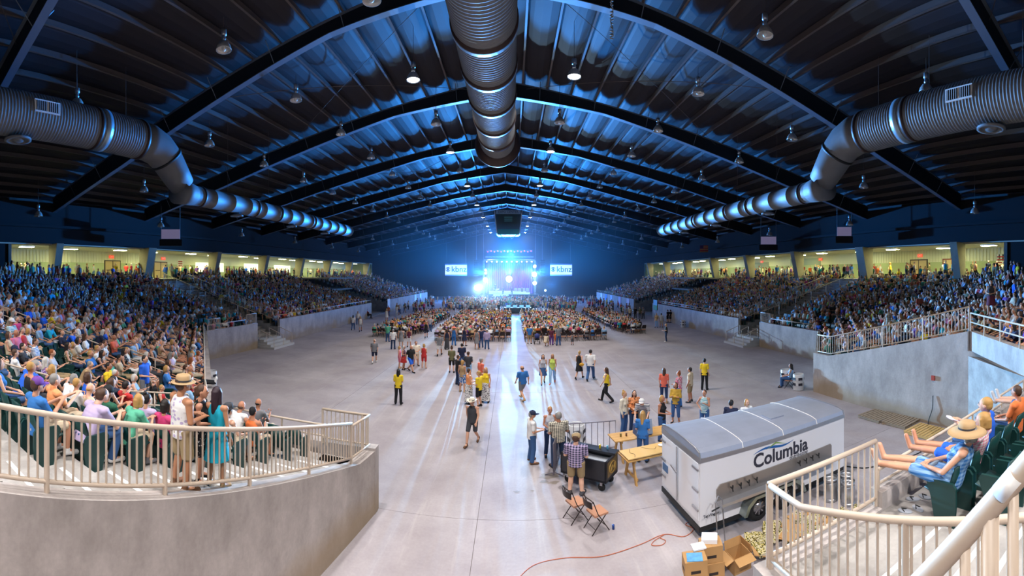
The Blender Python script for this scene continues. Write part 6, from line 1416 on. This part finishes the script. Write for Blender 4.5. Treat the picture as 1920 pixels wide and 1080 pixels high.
# stroller
ps = P(1007, 645); t = thing('stroller', 'blue folded-hood stroller behind the right-centre seating block', 'stroller', (ps.x, ps.y, 0))
b = MB(); b.ell((0, 0, .75), (.25, .3, .25), 10); b.build('hood', plain('stroller_blue', S('34417E'), .8), t, True); b = MB(); b.cbox((0, .05, .45), (.42, .6, .12)); b.build('seat', M_black, t)
for x in (-.25, .25):
    b = MB(); b.tube([(x, -.4, 1.0), (x, .4, .15)], .015, 5); b.build('frame', M_hub, t)
    for y in (-.25, .35): b = MB(); b.lathe([(.001, -.02), (.12, -.02), (.12, .02), (.001, .02)], 10, Matrix.Translation((x, y, .12)) @ Matrix.Rotation(PI / 2, 4, 'Y')); b.build('wheel', M_tyre, t)
# wheelchair user by the left wall
pw = P(690, 597); t = thing('wheelchair', 'wheelchair with a person in red by the left opening', 'wheelchair', (pw.x, pw.y, 0))
for x in (-.3, .3): b = MB(); b.tube([(x, .3 * math.cos(a), .31 + .3 * math.sin(a)) for a in [2 * PI * i / 16 for i in range(16)]], .02, 5, closed=True); b.build('wheel', M_tyre, t)
b = MB(); b.cbox((0, 0, .42), (.5, .5, .05)); b.cbox((0, -.24, .7), (.5, .05, .5)); b.build('seat', M_black, t)
person((pw.x, pw.y, .02), 60, 'person in red shirt seated in the wheelchair', 'sit', 'm', ('tee', 'red'), ('long', 'charcoal'), ('short', 'dark'))
# ================================================================ FLOOR AUDIENCE
b = MB(); b.cbox((0, .02, .44), (.42, .40, .045)); b.mi = 1
for s in (-1, 1): b.tube([(s * .22, .24, 0), (s * .22, -.24, .84)], .014, 4); b.tube([(s * .2, -.26, 0), (s * .2, .16, .43)], .014, 4)
b.cbox((0, -.24, .74), (.44, .03, .2)); ME_FC = b.mesh('folding_chair', [M_pad, M_fold])
BL = [('left', -14.3, -9.2, 41.5, 66), ('left-centre', -7.6, .15, 40.6, 66), ('right-centre', 1.2, 9.6, 40.6, 66), ('right', 11.4, 14.9, 44, 68)]
aud = Crowd(); fcv = []; fct = []; nch = 0; npr = 0
fsv = np.array([(-.21, -.2, .46), (.21, -.2, .46), (.21, .2, .46), (-.21, .2, .46), (-.22, -.24, .62), (.22, -.24, .62), (.22, -.25, .84), (-.22, -.25, .84), (-.22, -.26, 0), (-.2, -.26, 0), (-.2, .2, .45), (-.22, .2, .45), (.2, -.26, 0), (.22, -.26, 0), (.22, .2, .45), (.2, .2, .45)], np.float32); fst = np.array([(0, 1, 2), (0, 2, 3), (4, 5, 6), (4, 6, 7), (8, 9, 10), (8, 10, 11), (12, 13, 14), (12, 14, 15)])
nv = 0
for bn, x0, x1, y0, y1 in BL:
    r = 0; y = y0
    while y < y1:
        xa, xb_ = x0, x1
        if bn == 'left': xa = x0 + .16 * (y - y0) * .3; xb_ = x1 + min(0, (y - 46) * .35) * .6
        if bn == 'right': xb_ = x1 + .03 * (y - y0); xa = x0 + (.0 if y > 47 else (47 - y) * .25)
        n = int((xb_ - xa) / .58)
        for i in range(n):
            x = xa + .58 * (i + .5); jit = R.uniform(-.05, .05)
            if nch < 46 and r < 1:
                o = link('folding_chair', ME_FC, None, (x, y, 0)); tag(o, 'brown folding chair in the back row of the %s block, %s from left' % (bn, ordinal(i)), 'chair', 'back row folding chairs'); nch += 1
            else: fcv.append(fsv + np.array([x, y, 0], np.float32)); fct.append(fst + nv); nv += len(fsv)
            occ = .93 if r > 1 else .62
            if bn == 'right-centre' and r < 2 and 3.2 < x < 5.6: occ = .05
            if R.random() > occ: continue
            if npr < 40 and r < 1 or (npr < 52 and r == 1 and bn != 'left'):
                key = rnd_key('sit'); tc = R.choice(TOPC); hc_ = R.choice(HC); npr += 1
                small_person((x, y + jit, 0), R.uniform(-15, 15), 'person in %s with %s hair, %s row of %s block, %s from left' % (tc, hc_, ('back', 'second-last')[r], bn, ordinal(i)), R.choice(['sit', 'sit_fwd']), key[1], tc, R.choice(BOTC), hc_, R.choice(SKINS), 'floor audience in chairs', R.uniform(.95, 1.05), key[2], key[3], key[4])
            else: aud.add(rnd_key(R.choice(['sit', 'sit', 'sit_fwd'])), (x, y + jit, 0), R.uniform(-25, 25), R.uniform(.93, 1.06), rnd_cols())
        y += .95; r += 1
aud.build('floor_audience', 'dense audience seated in folding chairs facing the stage')
me = bpy.data.meshes.new('folding_chairs'); me.from_pydata(np.concatenate(fcv).tolist(), [], np.concatenate(fct).tolist()); me.materials.append(M_fold); tag(link('folding_chair_rows', me), 'rows of brown folding chairs under the floor audience', 'chairs', kind='stuff')
stc = Crowd()
for i in range(560):
    y = 69 + 31 * R.random() ** 1.2; x = R.uniform(-13.5, 12.5) * (1 if y > 78 else .85)
    if y < 75 and -3 < x < 6: continue
    stc.add(rnd_key(R.choice(['stand', 'hold', 'cheer', 'stand'])), (x, y, 0), R.uniform(-40, 40), R.uniform(.93, 1.06), rnd_cols())
for i in range(90):
    s_ = R.choice((-1, 1)); y = R.uniform(62, 98); x = s_ * R.uniform(14, 19.5); stc.add(rnd_key(R.choice(['stand', 'hold', 'walk'])), (x, y, 0), R.uniform(0, 360), R.uniform(.93, 1.06), rnd_cols())
stc.build('standing_crowd', 'standing crowd between the seated audience and the stage')
for i, x in enumerate((-2.8, -.7, 1.4, 3.5, 5.6, 7.7)): barricade((x, 68), (x + 2, 68), 'dark crowd barricade behind the mixing desk, %s from left' % ORD[i], n=8, mat=plain('barricade_dark', S('3A3C48'), .5, .4))
t = thing('mixing_desk', 'mixing desk with lit screens in the floor audience centre', 'mixing desk', (1.0, 71, 0))
b = MB(); b.box(-2.4, 2.4, -.5, .5, 0, .95); b.build('table', M_black, t)
for i in range(4): b = MB(); b.cbox((-1.6 + 1.1 * i, .2, 1.15), (.7, .06, .4), (-.3, 0, 0)); b.build('screen', emit('desk_screen', S('6FB0D8'), 1.2), t)
for i, (x, s_) in enumerate(((-2.2, 1), (3.4, 1))):
    person((x, 70.2, 0), 0, 'person in dark clothes working at the mixing desk, %s' % ('left' if i == 0 else 'right'), 'hold', 'm', ('tee', 'black'), ('long', 'black'), ('short', 'dark'))
# ================================================================ STAGE
SX, SYG = -.65, 104.0
st = thing('stage', 'concert stage with dark deck, white front and violet drape', 'stage', (SX, SYG, 0))
b = MB(); b.box(-7.5, 7.5, 0, 9, 0, 1.55); b.build('deck', M_black, st)
for x0, x1, z0, z1, y in ((-5.2, 1.0, 1.6, 2.35, 3.5), (.2, 4.2, 1.6, 2.2, 2.5), (-4.0, -.2, 1.2, 1.6, -.1), (1.2, 5.2, 1.5, 2.0, 3.2)):
    b = MB(); b.box(x0, x1, y, y + 2, z0, z1); b.build('riser', plain('riser_cream', S('D8CFC0'), .6), st)
b = MB(); n = 90; v = []
for i in range(n + 1):
    x = -6.3 + 12.6 * i / n; yy = 8.3 + .18 * math.sin(i * 1.7); v += [(x, yy, 1.5), (x, yy, 10.2)]
b.add(v, [(2 * i, 2 * i + 2, 2 * i + 3, 2 * i + 1) for i in range(n)]); b.build('backdrop', plain('drape_violet', S('7A4FC0'), .8), st)
M_truss = plain('truss_aluminium', S('8C8A96'), .4, .6)
def truss(mb, p, q, w_=.22, n=14):
    p = Vector(p); q = Vector(q); d = (q - p); u = d.normalized(); a = u.orthogonal().normalized() * w_; c = u.cross(a).normalized() * w_
    for s in (a, -a, c, -c): mb.tube([p + s, q + s], .045, 4)
    for i in range(n): k0, k1 = p + d * (i / n), p + d * ((i + 1) / n); mb.tube([k0 + a, k1 + c], .028, 3); mb.tube([k0 - a, k1 - c], .028, 3); mb.tube([k0 + c, k1 - a], .028, 3)
t = thing('lighting_rig', 'stage lighting rig of aluminium trusses with rows of spotlights', 'lighting rig', (SX, SYG, 0))
for nm_, p, q in (('front_truss', (-6.4, 1, 10.1), (6.4, 1, 10.1)), ('upper_truss', (-6.0, 5, 12.7), (6.0, 5, 12.7)), ('side_truss', (-6.4, 1, 1.5), (-6.4, 1, 10.1)), ('side_truss', (6.4, 1, 1.5), (6.4, 1, 10.1)), ('middle_truss', (-6.2, 4, 11.1), (6.2, 4, 11.1))):
    b = MB(); truss(b, p, q); b.build(nm_, M_truss, t)
for x in (-6.4, 6.4): b = MB(); b.tube([(x, 1, 10.1), (x * 1.05, 4, 19)], .03, 4); b.build('hoist_chain', M_truss, t)
M_amb = emit('par_amber', (1, .55, .14), 4); M_vio = emit('par_violet', (.6, .05, .9), 1.2); M_blue = emit('beam_blue_white', (.66, .86, 1.0), 16); M_cyan = emit('par_cyan', (.5, .8, 1), 30)
b = MB(); b.lathe([(.001, .3), (.16, .3), (.2, 0), (.2, -.05), (.001, -.05)], 12); ME_CAN = b.mesh('can', [M_black], True)
def par(x, y, z, mat, label, r=.16, parent=None):
    o = thing('stage_spotlight', label, 'spotlight', (SX + x, SYG + y, z), 0, 'stage spotlights')
    link('can', ME_CAN, o, (0, .1, .1)); b = MB(); b.ell((0, -.1, 0), (r, r * .5, r), 10); b.build('lens', mat, o, True); return o
for i in range(10): par(-5.6 + 1.24 * i, .7, 9.75, M_amb if i not in (2, 6) else M_cyan, 'spotlight on the front stage truss, %s from left' % ORD[i])
for i in range(14): par(-5.6 + .86 * i, 4.6, 12.45 + .15 * (i % 2), M_vio, 'violet spotlight on the upper stage truss, %s from left' % ORD[i], .2)
for i, (x, y, z, r) in enumerate(((-8.0, -.5, 3.3, .62), (-6.0, .6, 5.3, .5), (6.2, .6, 6.6, .6), (6.3, .6, 8.6, .38), (6.3, .8, 4.4, .48), (-5.9, .6, 7.7, .25), (-5.9, .6, 6.9, .25), (8.9, 0, 2.6, .22))):
    par(x, y, z, M_blue, 'dazzling blue-white spotlight beside the stage, %s of eight' % ORD[i], r)
par(-.1, 5, 5.4, M_blue, 'dazzling blue-white light cluster centre stage', .8)
for i, (x, y) in enumerate(((-3.6, 3.2), (-1.6, 2.0), (.6, 2.2), (3.2, 2.8))):
    person((SX + x, SYG + y, 1.56 if i != 0 else 2.36), 180, 'performer in dark clothes on the stage, %s from left' % ORD[i], 'hold', 'm', ('tee', 'black'), ('long', 'black'), ('short', 'brown'))
t = thing('drum_kit', 'drum kit on the left stage riser', 'drums', (SX - 3.4, SYG + 4.4, 2.35))
for x, y, z, r, h in ((0, 0, .0, .3, .5), (.5, -.1, .3, .2, .3), (-.5, -.1, .3, .2, .3)): b = MB(); b.lathe([(.001, z), (r, z), (r, z + h), (.001, z + h)], 14); b.build('drum', M_white, t, True, (x, y, 0))
for x in (-.8, .8): b = MB(); b.lathe([(.001, 1.2), (.3, 1.17), (.001, 1.16)], 14); b.tube([(0, 0, 0), (0, 0, 1.17)], .015, 4); b.build('cymbal', M_gold, t, True, (x, 0, 0))
for i in range(4): b = MB(); b.box(-.4, .4, -.25, .25, 0, .9); tag(b.build('amplifier', plain('amp_tan', S('8A7A5A'), .7), None, False, (SX + 1.6 + 1.0 * i, SYG + 4.2, 2.2)), 'amplifier cabinet on the right stage riser, %s from left' % ORD[i], 'amplifier')
for i, (px, D_) in enumerate(((855, 104), (1052, 104))):
    p = Q(px, 506, D_); t = thing('video_screen', 'white kbnz video screen %s of the stage' % ('left' if i == 0 else 'right'), 'screen', p)
    b = MB(); b.cbox((0, 0, 0), (5.5, .15, 3.0)); b.build('frame', plain('screen_frame', S('6070B0'), .5), t)
    b = MB(); b.cbox((0, -.1, 0), (5.4, .05, 2.3)); sc_ = b.build('display', emit('screen_white', S('E4ECF2'), .8), t)
    b = MB(); b.cbox((0, -.13, 1.3), (5.4, .03, .3)); b.cbox((0, -.13, -1.3), (5.4, .03, .3)); b.build('blue_band', emit('screen_band', S('6F86D0'), .6), t)
    text('lettering', 'kbnz', 2.0, emit('screen_sage', S('4A7D6A'), .3), basis((.75, -.14, .1), (1, 0, 0), (0, 0, 1)), sc_, offset=.03)
    b = MB(); e = [(-1.98 + .62 * math.cos(a), .12 + .55 * math.sin(a)) for a in [2 * PI * k / 24 for k in range(24)]]; b.prism(e, -.15, -.13, 'y'); b.build('eye_disc', emit('eye_blue', S('1F4E86'), .6), sc_)
    b = MB(); e = [(-1.98 + .58 * math.cos(a), .12 + .3 * math.sin(a)) for a in [2 * PI * k / 24 for k in range(24)]]; b.prism(e, -.17, -.15, 'y'); b.build('eye_white', emit('screen_white', S('E4ECF2'), 1.0), sc_)
    b = MB(); e = [(-1.98 + .26 * math.cos(a), .12 + .27 * math.sin(a)) for a in [2 * PI * k / 20 for k in range(20)]]; b.prism(e, -.19, -.17, 'y'); b.build('eye_pupil', emit('eye_blue', S('1F4E86'), .6), sc_)
    b = MB(); b.box(-1.4, 1.2, -.15, -.13, -.86, -.78); b.build('small_print', emit('print_grey', S('A9B2B8'), .7), sc_)
    for q in (-2.4, 2.4): b = MB(); b.tube([(q, .2, 1.5), (q, .2, 9)], .03, 4); b.build('hanger', M_purlin, t)
for s_ in (-1, 1):
    t = thing('speaker_array', 'hanging line array of black loudspeakers %s of the stage' % SIDE[s_], 'loudspeaker', (SX + s_ * 8.2, SYG + .5, 7.0))
    for k in range(8): b = MB(); b.cbox((0, -.02 * k * k * .5, 3 - .5 * k), (1.1, .6, .44), (.05 * k, 0, 0)); b.build('cabinet', M_black, t)
    b = MB(); b.tube([(0, 0, 3.2), (0, 0, 12)], .03, 4); b.build('chain', M_truss, t)
# lamps of the stage: blue wash over roof and hall, white beams, violet wash on the drape
bl = (.03, .30, 1.0)
beams = [(-8.0, -1.2, 3.6, (5, 25, 1.5), 420000, (.42, .70, 1.0), 36, .25), (-6.0, -.2, 5.4, (4, 28, 0), 560000, (.22, .58, 1.0), 24, .2), (6.2, -.2, 6.6, (2, 30, 0), 160000, (.3, .62, 1.0), 28, .25), (-.1, -1.2, 3.4, (-1, 8, 15.5), 300000, bl, 12, .4), (.0, -.5, 9.2, (0, 40, 19), 40000, bl, 80, .6)]
for i, tx in enumerate((-30, -16, -1, 14, 28)): beams.append(((-6.0, 6.2, 0, -6.0, 6.2)[i], -.2, 6.7, (tx, 13, top(tx) + .3), 640000, bl, 22, .5))
for tx in (-12, 10): beams.append((tx * .5, -.2, 7.5, (tx, 48, top(tx) - .2), 150000, bl, 26, .5))
for x, y, z, tgt, e, c, size, rad in beams:
    lightobj('stage_beam', 'SPOT', (SX + x, SYG + y, z), tgt, e * STAGE_W, c, None, spot_size=math.radians(size), spot_blend=1.0 if size < 39 else .6, shadow_soft_size=rad)
for i in range(5): lightobj('drape_wash', 'SPOT', (SX - 5 + 2.5 * i, SYG + 4.5, 10.5), (SX - 5 + 2.5 * i, SYG + 8.6, 4.5), 6000 * STAGE_W, (.30, .06, 1.0) if i % 2 == 0 else (.38, .22, 1.0), None, spot_size=math.radians(55), spot_blend=.5, shadow_soft_size=.2)
lightobj('stage_wash', 'SPOT', (SX, SYG + 1, 9.8), (SX, SYG + 4, 1.5), 1200 * STAGE_W, (1, .8, .7), None, spot_size=math.radians(90), spot_blend=.5, shadow_soft_size=.2)
# haze in the far half of the hall, denser fog added around the stage so its lights glow
def fog(name, box, dens, label, g):
    b = MB(); b.box(*box); hz = b.build(name, [], None)
    m = bpy.data.materials.new(name); m.use_nodes = True; nt = m.node_tree; nt.nodes.clear(); out = nt.nodes.new('ShaderNodeOutputMaterial'); v_ = nt.nodes.new('ShaderNodeVolumeScatter')
    v_.inputs['Color'].default_value = (.9, .95, 1, 1); v_.inputs['Density'].default_value = dens; v_.inputs['Anisotropy'].default_value = g; nt.links.new(v_.outputs[0], out.inputs['Volume']); hz.data.materials.append(m)
    tag(hz, label, 'haze', kind='stuff')
fog('haze', (-33, 31, 62, 125, .02, 19.0), .0026, 'thin theatrical haze filling the far end of the hall', .0)
fog('added_stage_fog', (-34, 32, 95, 116, .05, 18.5), .0024, 'denser fog added around the stage to make its lights glow', .0)
for x, y, z, e in ((-8.0, -.9, 3.3, 3600), (-6.0, 0, 5.3, 900), (6.2, 0, 6.6, 2000), (6.3, .1, 4.4, 900), (-.1, 4.4, 5.4, 700), (6.3, 0, 8.6, 500)):
    lightobj('flare', 'POINT', (SX + x, SYG + y, z), None, e * STAGE_W, (.35, .68, 1.0), None, shadow_soft_size=.3)
for x in (-11, 10): lightobj('added_floor_fill', 'POINT', (SX + x, SYG - 3, 4.2), None, 5000 * STAGE_W, (.03, .26, 1.0), None, shadow_soft_size=.5)  # unseen point lights added to turn the low haze and crowd blue
lightobj('added_far_fill', 'POINT', (SX, SYG - 4, 11.5), None, 22000 * STAGE_W, (.03, .24, 1.0), None, shadow_soft_size=.6)  # unseen point light added to colour haze and far stands blue
bpy.data.scenes.remove(TMP)
